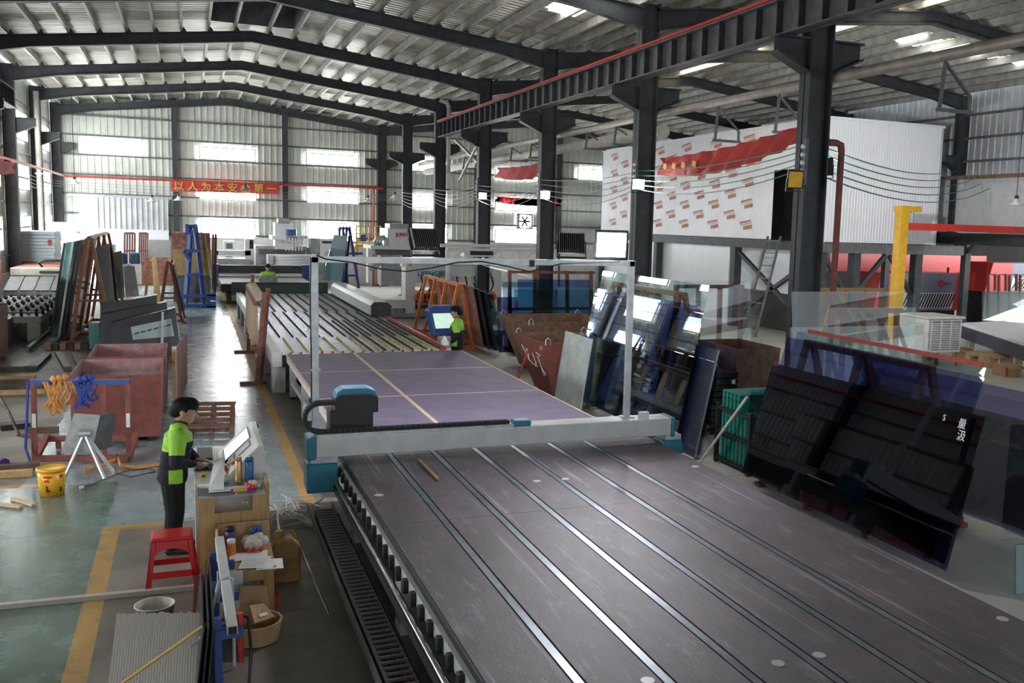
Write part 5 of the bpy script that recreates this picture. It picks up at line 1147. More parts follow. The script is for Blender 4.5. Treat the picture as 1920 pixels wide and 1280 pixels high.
# ================================================================ RIGHT SIDE
glass('glass_violet', (.42, .4, .78)); glass('glass_night', (.17, .14, .31)); glass('glass_cobalt', (.22, .32, .66))
mat('frosted', (.5, .56, .54), .35, 0, .15, 4)
mat('glass_edge_pale', (.12, .4, .35), .12, 0, .2, 20)
mat('glass_edge_green', (.01, .2, .15), .12, 0, .2, 20)
mat('film_red', (.58, .2, .1), .6); mat('rack_ochre', (.3, .13, .035), .55, 0, .2, 8); mat('cooler', (.6, .61, .58), .5, 0, .08, 6); mat('furnace_grey', (.24, .25, .32), .4, 0, .08, 3); mat('furnace_red', (.68, .05, .04), .35, 0, .06, 3)
mat('banner_red', (.55, .05, .04), .75, 0, .15, 4); mat('banner_yellow', (.75, .5, .08), .7); mat('wire_green', (.03, .22, .17), .5); mat('wire_grey', (.3, .31, .33), .5); mat('pipe_beige', (.42, .38, .32), .5, .2, .15, 4); mat('duct_white', (.62, .6, .54), .5, 0, .12, 3)
def pane(x0, xt, y0, y1, z0, z1, t, m, label, name='glass_sheet', group=None):
    """sheet running along Y, foot at x0, top leaning to xt"""
    return single(name, MB().sheet([(x0, y0, z0), (x0, y1, z0), (xt, y1, z1), (xt, y0, z1)], -t if xt > x0 else t), m, label, 'glass sheet', group, base=(x0, y0, z0))
# violet glass rack
a_frame(7.8, 14.6, 17.4, 2.5, .54, 'rack_brown', 'orange A-frame hidden behind the tall violet glass sheets', 3, skid=.02)
pane(7.05, 7.56, 13.25, 17.5, .2, 2.75, .012, 'glass_sky', 'tall clear reflective glass sheet facing the purple table')
pane(7.09, 7.5, 13.3, 17.6, .2, 2.35, .012, 'glass_violet', 'big violet sheet just behind the tall clear one')
pane(7.13, 7.55, 13.45, 17.8, .2, 2.4, .012, 'glass_cobalt', 'blue sheet behind the big violet one')
for k in range(5): pane(7.24 + .06 * k, 7.24 + .06 * k + .2 * (1.8 - .1 * k), 12.95 + .04 * k, 14.4, .05, 1.85 - .1 * k, .02, ('glass_smoke', 'coated_grey', 'glass_violet', 'glass_smoke', 'glass_sky')[k], ('smoky pane in the bundle at the end of the violet glass', 'grey coated pane in the bundle at the end of the violet glass', 'violet pane in the bundle at the end of the violet glass', 'second smoky pane in the bundle at the end of the violet glass', 'pale outermost pane in the bundle at the end of the violet glass')[k])
pane(6.78, 7.0, 16.6, 18.0, .05, 1.5, .02, 'frosted', 'narrow frosted glass offcut leaning at the red skip')
pane(6.88, 7.06, 16.2, 17.4, .05, 1.55, .015, 'glass_sky', 'narrow pale blue offcut next to the frosted one')
# skips
skip(6.6, 8.4, 18.3, 20.2, 1.22, 'rust_red', 'rust', 'flared red scrap skip with chalk scrawl beside the violet glass', .38, None, 'rust_red')
sk = skip(7.3, 9.6, 21.4, 23.6, 1.3, 'rust', 'rust', 'flared rusty brown scrap skip behind the red one', .42, .8)
ws = MB()
def stroke(pts, w_=.03):
    pts = [V(p) for p in pts]
    for a, b in zip(pts, pts[1:]): ws.bar(a, b, w_, .006)
sf = lambda u, z: (6.6 + .38 * (1 - (z - .08) / 1.14) - .012, 19.95 - .3 * (1 - z) - u * (1.5 - .6 * (1 - z)), z)
stroke([sf(.1, 1.0), sf(.16, .85), sf(.3, .8), sf(.28, .95), sf(.2, .7), sf(.4, .62)]); stroke([sf(.5, .9), sf(.55, .7), sf(.48, .6), sf(.6, .62)]); stroke([sf(.7, .95), sf(.85, .9), sf(.72, .85), sf(.8, .6), sf(.92, .5), sf(.8, .45), sf(.78, .6)])
o_ = [o for o in bpy.data.objects if o.name.startswith('scrap_skip') and 'chalk' in o.get('label', '')][0]
part('chalk_scrawl', ws, 'paper', o_, kind='stuff'); part('yellow_tag', MB().box(sf(.97, 1.1), (.01, .12, .07)), 'plastic_yellow', o_)
single('red_white_pole', MB().cyl((6.3, 19.3, .0), (6.6, 19.2, .95), .022, n=8), 'bright_red', 'thin red pole propped against the red scrap skip', 'pole')
cu = MB()
for k in range(60):
    p = V((6.0 + random.random() * .9, 18.6 + random.random() * 1.2, .012)); cu.box(p, (.12 * random.random() + .04, .1 * random.random() + .03, .02), Matrix.Rotation(random.random() * 6, 3, 'Z'))
o = single('glass_shards', cu, 'cullet', 'scattered broken glass shards on the floor by the red skip', 'glass shards', kind='stuff')
# blue glass rack across
for x0, x1, z0, z1, y, m, l in ((8.0, 9.5, .15, 2.0, 25.3, 'glass_blue', 'blue glass sheet on the brown rack left half'), (8.5, 10.7, .2, 2.06, 25.5, 'glass_cobalt', 'wide cobalt glass sheet behind the skips'), (8.3, 10.9, .15, 1.8, 25.2, 'glass_teal', 'teal glass sheet in front of the cobalt one'), (7.75, 8.35, .1, 1.6, 25.0, 'glass_night', 'dark pane standing at the left of the blue glass'), (8.0, 10.3, .12, 1.0, 24.9, 'glass_night', 'low dark pane in front of the blue glass')):
    single('glass_sheet', MB().sheet([(x0, y, z0), (x1, y, z0), (x1, y + .25, z1), (x0, y + .25, z1)], -.015), m, l, 'glass sheet', base=(x0, y, z0))
rb = wthing('brown_rack', 'brown steel upright rack behind the blue glass sheets', 'glass rack', (8.3, 26.0, 0))
for x in (8.35, 9.1, 10.1, 10.85):
    part('upright', MB().bar((x, 25.85, .1), (x, 26.05, 2.3), .09), 'brown_paint', rb); part('foot', MB().bar((x, 25.0, .06), (x, 26.3, .06), .1), 'brown_paint', rb)
for z in (2.25, 1.2): part('cross_bar', MB().bar((8.3, 26.0, z), (10.95, 26.0, z), .08), 'brown_paint', rb)
# large dark glass rack on the right of the foreground table
dk = a_frame(8.2, 9.0, 11.4, 2.05, .6, 'brown_paint', 'brown steel A-frame carrying the dark glass beside the foreground table', 3, skid=.12)
pane(7.3, 7.72, 7.75, 11.6, .17, 1.72, .014, 'glass_night', 'very dark glass sheet with white handwriting facing the foreground table')
pane(7.35, 7.77, 7.6, 11.5, .17, 1.74, .014, 'glass_dark', 'dark glass sheet directly behind the one with handwriting')
pane(7.41, 7.96, 7.85, 11.6, .17, 2.12, .012, 'glass_violet', 'taller violet sheet above the dark glass')
pane(7.45, 8.02, 7.9, 11.45, .17, 2.22, .012, 'glass_sky', 'tall clear sheet with red edging behind the violet sheet')
pane(7.24, 7.52, 7.45, 10.6, .16, 1.25, .014, 'glass_night', 'short dark sheet in front of the written glass')
for k, (m, z) in enumerate((('glass_violet', 1.95), ('glass_amber', 1.6), ('glass_clear', 1.8), ('glass_clear', 1.5))): pane(8.93 + .07 * k, 8.93 + .07 * k - .25 * (z - .17), 7.3 + .2 * k, 10.8, .17, z, .014, m, ('violet pane on the far side of the dark glass rack', 'amber pane on the far side of the dark glass rack', 'clear pane on the far side of the dark glass rack', 'low clear pane outermost on the far side of the rack')[k])
single('edge_strip', MB().bar((8.02, 7.95, 2.25), (8.02, 11.2, 2.25), .03, .05), 'red_paint', 'red protective strip along the top of the tall clear sheet', 'edge strip')
hw = wthing('handwriting', 'white handwritten marks on the dark glass sheet', 'writing', tuple(gx(1780, 800, 7.6)))
up_ = V((.42, 0, 1.55)).normalized()
for ch_, px, py, s_ in (('S', 1757, 788, .1), ('量', 1786, 800, .12), ('汲', 1788, 822, .13)):
    p = gx(px, py, 7.6); f = (p.z - .17) / 1.55; p = V((7.3 + .42 * f - .02, p.y, p.z)); part('character', text_mb(ch_, s_, p, (0, -1, 0), up_, .001), 'paper', hw)
single('glass_sheet', slab([(1902, 1150, 7.0), (1990, 1190, 7.0), (1990, 1010, 7.15), (1905, 1022, 7.15)], .02), 'glass_teal', 'dark teal pane beyond the end of the dark glass rack', 'glass sheet')
single('glass_sheet', slab([(1875, 1040, 8.4), (1985, 1060, 8.4), (1985, 795, 8.6), (1897, 796, 8.6)], .012), 'glass_clear', 'clear pane standing free right of the dark glass rack', 'glass sheet')
# green glass crate
gc = wthing('glass_crate', 'dark open crate packed with green edged glass strips', 'crate', (7.6, 11.9, 0))
for x in (7.6, 8.5):
    for y in (11.92, 12.88): part('post', MB().b2((x - .03, y - .03, 0), (x + .03, y + .03, .95)), 'black', gc)
for z in (.08, .5, .88):
    for x in (7.6, 8.5): part('rail', MB().bar((x, 11.92, z), (x, 12.88, z), .05), 'black', gc)
    for y in (11.92, 12.88): part('rail', MB().bar((7.6, y, z), (8.5, y, z), .05), 'black', gc)
part('floor_plate', MB().b2((7.6, 11.92, .04), (8.5, 12.88, .06)), 'black', gc)
for k in range(24):
    y = 11.96 + k * .037; single('glass_strip', MB().b2((7.64, y, .065), (8.46, y + .012, .8 + (.32 if k > 8 else .05) + .02 * (k % 3))), ('glass_edge_green', 'glass_edge_green', 'glass_edge_pale')[k % 3], 'green edged glass strip standing in the dark open crate', 'glass strip', 'glass strips in the crate')
for k in range(3): single('glass_offcut', MB().box((7.86 + .05 * k, 12.0 + .07 * k, 1.06 + .02 * k), (.5, .01, .34), Matrix.Rotation(.12, 3, 'X')), 'glass_sky', 'pale square glass offcut on top of the crate', 'glass offcut', 'offcuts on the crate')
single('wooden_pole', MB().cyl((7.3, 12.85, .02), (7.535, 11.95, 1.2), .022, n=8), 'board_grey', 'weathered pole leaning across the green glass crate', 'pole')
# black module stacks
for i, (x0, y0, x1, y1, Y) in enumerate(((1316, 664, 1352, 735, 15.3), (1335, 696, 1384, 745, 14.6))):
    t = wthing('panel_stack', ('stack of shiny black panels beside the rusty bin', 'lower stack of shiny black panels in front of the other')[i], 'panel stack', tuple(gy(x0, y1, Y)))
    xa, xb, za, zb = rect(x0, y0, x1, y1, Y); n = 10
    for k in range(n): part('panel', MB().b2((xa, Y, zb * k / n), (xb, Y + .6, zb * (k + .82) / n)), 'coated_dark', t)
    for k in (8, 4): part('white_label', MB().b2((xb - .12, Y - .004, zb * k / n), (xb - .05, Y, zb * (k + .7) / n)), 'paper', t)
skip(9.15, 10.1, 14.95, 16.4, 1.48, 'rust', 'rust', 'plain rusty brown bin standing right of the black panels', .06)
# clear glass in front of column and brown racks behind
single('glass_sheet', MB().sheet([(8.95, 12.7, .15), (11.3, 12.7, .15), (11.45, 12.95, 2.68), (8.9, 12.95, 2.68)], -.012), 'glass_clear', 'tall clear glass sheet in front of the big dark column', 'glass sheet')
single('glass_sheet', MB().sheet([(8.75, 12.5, .15), (11.3, 12.5, .15), (11.45, 12.72, 2.13), (8.75, 12.72, 2.13)], -.012), 'glass_clear', 'lower clear glass sheet in front of the tall clear one', 'glass sheet')
br_ = wthing('orange_stillage', 'orange-brown steel stillage of uprights holding the clear glass', 'glass rack', (11, 14.4, 0))
for k, x in enumerate((10.85, 11.35, 11.8, 12.25, 12.62)):
    part('upright', MB().bar((x, 14.7, .1), (x, 14.8, 2.56 if k < 4 else 2.2), .08), 'rack_ochre', br_); part('foot', MB().bar((x, 13.4, .05), (x, 15.2, .05), .09), 'rack_ochre', br_)
    part('brace', MB().bar((x, 13.6, .1), (x, 14.75, 1.9), .06), 'brown_paint', br_)
part('top_bar', MB().bar((10.8, 14.8, 2.57), (12.3, 14.8, 2.57), .08), 'wood', br_); part('mid_bar', MB().bar((10.8, 14.75, 2.18), (12.7, 14.75, 2.18), .09), 'brown_paint', br_)
single('yellow_strap', MB().tube([(11.0, 14.6, 2.6), (10.75, 14.5, 2.1), (10.55, 14.4, 1.7), (10.6, 14.4, 1.4)], .018, 5).tube([(11.0, 14.6, 2.6), (11.5, 14.5, 1.9), (12.0, 14.4, 1.1)], .018, 5), 'rope_yellow', 'yellow strap hung over the orange-brown stillage', 'strap')
# platform with insulated box
DZ = 3.3
pf = wthing('steel_platform', 'dark steel platform carrying the white insulated box', 'platform', (19, 26, 0))
part('edge_beam', MB().b2((18.85, 25.9, DZ - .32), (19.1, 44.6, DZ)), 'steel_dark', pf); part('edge_beam', MB().b2((18.85, 25.75, DZ - .32), (24.7, 26.0, DZ)), 'steel_mid', pf)
part('deck', MB().b2((18.9, 25.9, DZ - .05), (24.7, 44.6, DZ - .001)), 'steel_dark', pf)
for x, y in ((19, 26.1), (19, 31.4), (19, 38), (19, 44.4), (20.35, 26.1), (22.95, 26.1), (21.6, 35), (24.3, 35)): part('leg', MB().b2((x - .15, y - .15, 0), (x + .15, y + .15, DZ - .3)), 'steel_dark', pf)
for a, b in (((19, 31.4, 2.9), (19, 26.2, .3)), ((19, 26.2, 2.9), (19, 31.4, .3)), ((19.1, 26.1, 2.9), (20.3, 26.1, 1.3)), ((20.4, 26.1, 1.6), (21.6, 26.1, 2.9)), ((21.8, 26.1, 2.9), (22.9, 26.1, 1.5))): part('brace', MB().bar(a, b, .13), 'steel_dark', pf)
part('infill_wall', MB().b2((19.2, 32.2, 0), (19.3, 44.3, DZ - .32)), 'panel_white', pf); part('infill_wall', MB().b2((19.6, 27.2, 1.4), (19.7, 32, DZ - .32)), 'panel_white', pf); part('opening_shade', MB().b2((19.9, 27.2, 0), (20.0, 31, 1.4)), 'black', pf)  # black sheet stands in for the shade in the opening below the deck
bx = wthing('insulated_box', 'large white insulated panel room standing on the steel platform', 'panel room', (19, 26, DZ))
BZ = 7.28; yd0, yd1 = gx(1513, 400, 19).y, gx(1448, 400, 19).y
k = 0; y = 26.1
cuts = [26.1, yd0, yd1] + [yd1 + 1.17 * i for i in range(1, 20) if yd1 + 1.17 * i < 44.4] + [44.5]
for y0, y1 in zip(cuts, cuts[1:]):
    z0 = DZ + .02 if y0 != yd0 else gx(1470, 318, 19).z
    ribbed((19, y0, z0), (19, y1 - .012, z0), (0, 0, BZ - z0), .008, .117, (-1, 0, 0), 'wall_panel', 'panel_white', bx)
for i in range(4):
    x0 = 19 + i * 1.165; ribbed((x0, 26, DZ + .02), (x0 + 1.153, 26, DZ + .02), (0, 0, BZ - DZ - .02), .008, .117, (0, -1, 0), 'wall_panel', 'panel_white', bx)
part('roof_panel', MB().b2((18.97, 25.97, BZ - .03), (23.7, 44.5, BZ + .05)), 'panel_white', bx)
part('dark_backing', MB().b2((20.0, 26.3, DZ), (20.05, 44, BZ - .1)), 'black', bx); part('far_wall', MB().b2((19, 44.45, DZ), (23.6, 44.5, BZ)), 'panel_white', bx); part('side_wall', MB().b2((23.6, 26, DZ), (23.65, 44.5, BZ)), 'panel_white', bx)  # black sheet added inside so the doorway reads as a shaded interior
part('corner_trim', MB().b2((18.985, 25.985, DZ), (19.03, 26.03, BZ)), 'panel_white', bx)
fp = MB()
for i in range(11):
    for j in range(5):
        yy = 31.2 + i * 1.22; zz = DZ + .35 + j * .78 + (.38 if i % 2 else 0)
        if zz > BZ - .4: continue
        u, v_ = V((0, -math.cos(.12), math.sin(.12))), V((0, math.sin(.12), math.cos(.12)))
        def R_(a, b, c, d): o = V((18.985, yy, zz)); fp.hexa([o + u * a + v_ * b, o + u * c + v_ * b, o + u * c + v_ * d, o + u * a + v_ * d] + [o + u * p + v_ * q - V((.004, 0, 0)) for p, q in ((a, b), (c, b), (c, d), (a, d))])
        R_(0, .2, .75, .265)
        for m in range(9): R_(.02 + m * .09, .13, .06 + m * .09, .17)
        for m in range(4): R_(.25 + m * .15, -.06, .37 + m * .15, .08)
part('film_print', fp, 'film_red', bx, kind='stuff', label='red repeated print on the protective film')
ld = wthing('steel_ladder', 'grey steel ladder leaning on the platform edge', 'ladder', tuple(gz(1405, 628)))
T0, T1 = gx(1440, 443, 18.8), gx(1464, 443, 18.8); B0, B1 = gz(1392, 628), gz(1416, 632)
part('stile', MB().bar(B0, T0, .06), 'steel_mid', ld); part('stile', MB().bar(B1, T1, .06), 'steel_mid', ld)
for k in range(8): f = .08 + k * .125; part('rung', MB().bar(B0.lerp(T0, f), B1.lerp(T1, f), .04), 'steel_mid', ld)
# jib crane
jb = wthing('jib_crane', 'yellow jib crane post with long red beam', 'jib crane', (18.3, 22.55, 0))
jt = gy(1692, 395, 22.55); part('post', MB().b2((jt.x - .14, 22.41, 0), (jt.x + .14, 22.69, jt.z)), 'yellow_paint', jb)
part('head', MB().b2((jt.x - .18, 22.37, jt.z - .02), (jt.x + .55, 22.73, jt.z + .14)), 'yellow_paint', jb); part('base_flange', MB().b2((jt.x - .4, 22.15, 0), (jt.x + .4, 22.95, .04)), 'yellow_paint', jb)
part('jib_beam', MB().b2((jt.x + .12, 22.45, jt.z - .55), (jt.x + 6.2, 22.65, jt.z - .34)), 'furnace_red', jb, label='red horizontal jib beam'); part('hanger', MB().cyl((jt.x + .35, 22.55, jt.z - .34), (jt.x + .35, 22.55, jt.z), .06, n=10), 'zinc', jb)
# furnace
def furnace(px0, px1, py0, py1, Y, label, logo):
    x0, x1, z0, z1 = rect(px0, py0, px1, py1, Y); t = wthing('tempering_furnace', label, 'furnace', (x0, Y, 0)); w_ = x1 - x0
    def sl_(a, b, c, d, y, dp): return MB().hexa([(x0 + a, y, z0), (x0 + b, y, z0), (x0 + b, y + dp, z0), (x0 + a, y + dp, z0), (x0 + c, y, z1), (x0 + d, y, z1), (x0 + d, y + dp, z1), (x0 + c, y + dp, z1)])
    part('end_cover', sl_(-.1, w_ * .26, .25, w_ * .29, Y, 1.5), 'furnace_red', t); part('end_cover', sl_(w_ * .86, w_ * .97, w_ * .9, w_ * 1.03, Y, 1.5), 'furnace_red', t)
    part('hood', sl_(w_ * .26, w_ * .86, w_ * .29, w_ * .9, Y, 1.5), 'furnace_grey', t)
    zs = z0 + (z1 - z0) * .48
    part('hazard_plate', MB().hexa([(x0 + w_ * .27, Y - .02, z0 + .1), (x0 + w_ * .85, Y - .02, z0 + .1), (x0 + w_ * .85, Y - .01, z0 + .1), (x0 + w_ * .27, Y - .01, z0 + .1), (x0 + w_ * .285, Y - .02, zs), (x0 + w_ * .875, Y - .02, zs), (x0 + w_ * .875, Y - .01, zs), (x0 + w_ * .285, Y - .01, zs)]), 'paper', t)
    n = 18
    for k in range(n):
        a = x0 + w_ * (.28 + .56 * k / n); h = zs - z0 - .16; part('stripe', MB().hexa([(a, Y - .03, z0 + .13), (a + .09, Y - .03, z0 + .13), (a + .09, Y - .025, z0 + .13), (a, Y - .025, z0 + .13), (a + .3, Y - .03, z0 + .13 + h), (a + .39, Y - .03, z0 + .13 + h), (a + .39, Y - .025, z0 + .13 + h), (a + .3, Y - .025, z0 + .13 + h)]), 'black', t)
    part('lower_body', MB().b2((x0 + .2, Y + .3, 0), (x0 + w_ * .95, Y + 1.4, z0)), 'black', t); part('signal_lamp', MB().cyl((x0 + w_ * .88, Y + .5, z1), (x0 + w_ * .88, Y + .5, z1 + .25), .06, n=8), 'bright_red', t)
    if logo:
        part('logo_mark', MB().cyl((x0 + w_ * .72, Y - .02, z0 + (z1 - z0) * .72), (x0 + w_ * .72, Y - .01, z0 + (z1 - z0) * .72), .16, n=14), 'logo_red', t); part('logo_text', MB().b2((x0 + w_ * .76, Y - .02, z0 + (z1 - z0) * .7), (x0 + w_ * .83, Y - .01, z0 + (z1 - z0) * .75)), 'blue_paint', t)
furnace(1640, 1812, 513, 583, 33, 'red and grey furnace hood with black and white hazard stripes', 1)
furnace(1850, 2010, 495, 547, 30.5, 'second red furnace hood partly hidden behind racks at the right', 0)
fd_ = wthing('furnace_duct', 'long red duct body behind the platform legs', 'duct', (30, 36, 0)); part('duct', pbox(1555, 480, 1850, 508, 36, 1.0), 'furnace_red', fd_); part('support', MB().b2((29.5, 36.2, 0), (30.5, 36.8, 2.4)), 'steel_dark', fd_)
rbk = wthing('brown_rack', 'brown hooked rack in front of the second furnace hood', 'glass rack', tuple(gy(1880, 545, 27)))
for k in range(5): part('hook_post', MB().tube([gy(1852 + 20 * k, 600, 27), gy(1853 + 20 * k, 515, 27), gy(1866 + 20 * k, 515, 27), gy(1866 + 20 * k, 545, 27)], .06), 'brown_paint', rbk)
single('glass_sheet', slab([(1842, 600, 26.5), (1990, 610, 26.5), (1990, 545, 26.8), (1842, 545, 26.8)], .02), 'glass_sky', 'pale green glass sheet in front of the hooked rack', 'glass sheet')
# white roller table at right
cv = wthing('roller_table', 'wide white roller table with dark skirt near the boxes', 'roller table', (22, 20, 0))
a, b = V((19.6, 17.6, 0)), V((22.4, 23.2, 0)); sd = V((2.2, .45, 0))
part('skirt', MB().hexa([a + V((0, 0, .45)), a + sd + V((0, 0, .45)), b + sd + V((0, 0, .45)), b + V((0, 0, .45)), a + V((0, 0, .85)), a + sd + V((0, 0, .85)), b + sd + V((0, 0, .85)), b + V((0, 0, .85))]), 'navy_box', cv)
for k in range(36):
    f = (k + .5) / 36; p = a.lerp(b, f) + V((0, 0, .88)); part('roller', MB().cyl(p, p + sd, .055, n=8), 'panel_white', cv)
for f in (.08, .92):
    for s_ in (.1, .9): p = a.lerp(b, f) + sd * s_; part('leg', MB().b2((p.x - .1, p.y - .1, 0), (p.x + .1, p.y + .1, .45)), 'white_paint', cv)
# evaporative cooler
cl = wthing('air_cooler', 'beige louvred evaporative air cooler on a steel stand', 'air cooler', (19.6, 20.9, 0))
x0, x1, z0, z1 = rect(1738, 598, 1808, 663, 20.6)
part('body', MB().b2((x0, 20.66, z0), (x1, 21.85, z1)), 'cooler', cl, bev=.03); part('lid', MB().b2((x0 - .04, 20.58, z1), (x1 + .04, 21.9, z1 + .07)), 'cooler', cl, bev=.02)
part('grille_recess', MB().b2((x0 + .08, 20.645, z0 + .1), (x1 - .08, 20.66, z1 - .06)), 'steel_mid', cl); n = 15
for k in range(n): z = z0 + .12 + (z1 - z0 - .2) * k / n; part('louvre', MB().b2((x0 + .08, 20.6, z), (x1 - .08, 20.64, z + .028)), 'cooler', cl); part('side_louvre', MB().b2((x0 - .02, 20.78, z), (x0, 21.7, z + .028)), 'cooler', cl)
for k in range(4): x = x0 + .08 + (x1 - x0 - .2) * k / 3; part('grille_bar', MB().b2((x, 20.59, z0 + .1), (x + .04, 20.6, z1 - .06)), 'cooler', cl)
for x in (x0 + .05, x1 - .1):
    for y in (20.7, 21.75): part('leg', MB().b2((x, y, 0), (x + .05, y + .05, z0)), 'rust', cl)
part('drain_pipe', MB().cyl(((x0 + x1) / 2, 20.9, .0), ((x0 + x1) / 2, 20.9, z0), .05, n=10), 'black', cl)
# cardboard boxes
for i, (px0, py0, px1, py1, tape) in enumerate(((1818, 660, 1856, 682, 0), (1856, 664, 1890, 690, 1), (1884, 656, 1920, 683, 1), (1885, 684, 1915, 706, 0), (1738, 663, 1752, 674, 0), (1805, 652, 1820, 670, 0), (1896, 648, 1920, 658, 1))):
    g_ = gz((px0 + px1) / 2, py1); x0, x1, z0, z1 = rect(px0, py0, px1, py1, g_.y); c = wthing('cardboard_box', ('open cardboard box left of the stacked ones under the roller table', 'collapsed cardboard box between two others', 'large cardboard box under the roller table end', 'cardboard box with red patch on the open floor', 'small cardboard box under the air cooler', 'small cardboard box beside the air cooler leg', 'flat cardboard box behind the large one')[i], 'box', (x0, g_.y, 0))
    h = max(.15, z1 - max(z0, 0)); zb = 0 if i < 6 else .0
    part('carton', MB().b2((x0, g_.y, zb), (x1, g_.y + .45, zb + h)), 'cardboard', c)
    part('flap', MB().sheet([(x0, g_.y, zb + h), (x1, g_.y, zb + h), (x1 + .03, g_.y - .12, zb + h - .08), (x0 - .03, g_.y - .12, zb + h - .08)], .01), 'cardboard', c)
    if tape: part('tape', MB().b2(((x0 + x1) / 2 - .03, g_.y - .003, zb), ((x0 + x1) / 2 + .03, g_.y, zb + h)), 'paper', c)
    if i == 3: part('red_patch', MB().b2((x0 - .002, g_.y - .004, .02), (x0 + .08, g_.y, h - .02)), 'bright_red', c)

b3 = wthing('brown_rack', 'brown upright rack with bare posts between violet glass and platform', 'glass rack', (13, 19.6, 0))
for px in (1268, 1310, 1350, 1390):
    p = gy(px, 537, 19.6); part('upright', MB().bar((p.x, 19.5, .1), (p.x, 19.6, p.z), .09), 'brown_paint', b3); part('foot', MB().bar((p.x, 18.6, .05), (p.x, 20.0, .05), .1), 'brown_paint', b3)
p, q = gy(1264, 537, 19.6), gy(1394, 537, 19.6); part('top_bar', MB().bar((p.x, 19.6, p.z), (q.x, 19.6, q.z), .08), 'brown_paint', b3); part('mid_bar', MB().bar((p.x, 19.55, .95), (q.x, 19.55, .95), .08), 'rack_ochre', b3)
single('glass_sheet', MB().sheet([(p.x - .1, 19.2, .12), (q.x + .1, 19.2, .12), (q.x + .1, 19.45, p.z + .15), (p.x - .1, 19.45, p.z + .15)], -.012), 'glass_clear', 'clear glass sheet leaning on the bare brown posts', 'glass sheet')
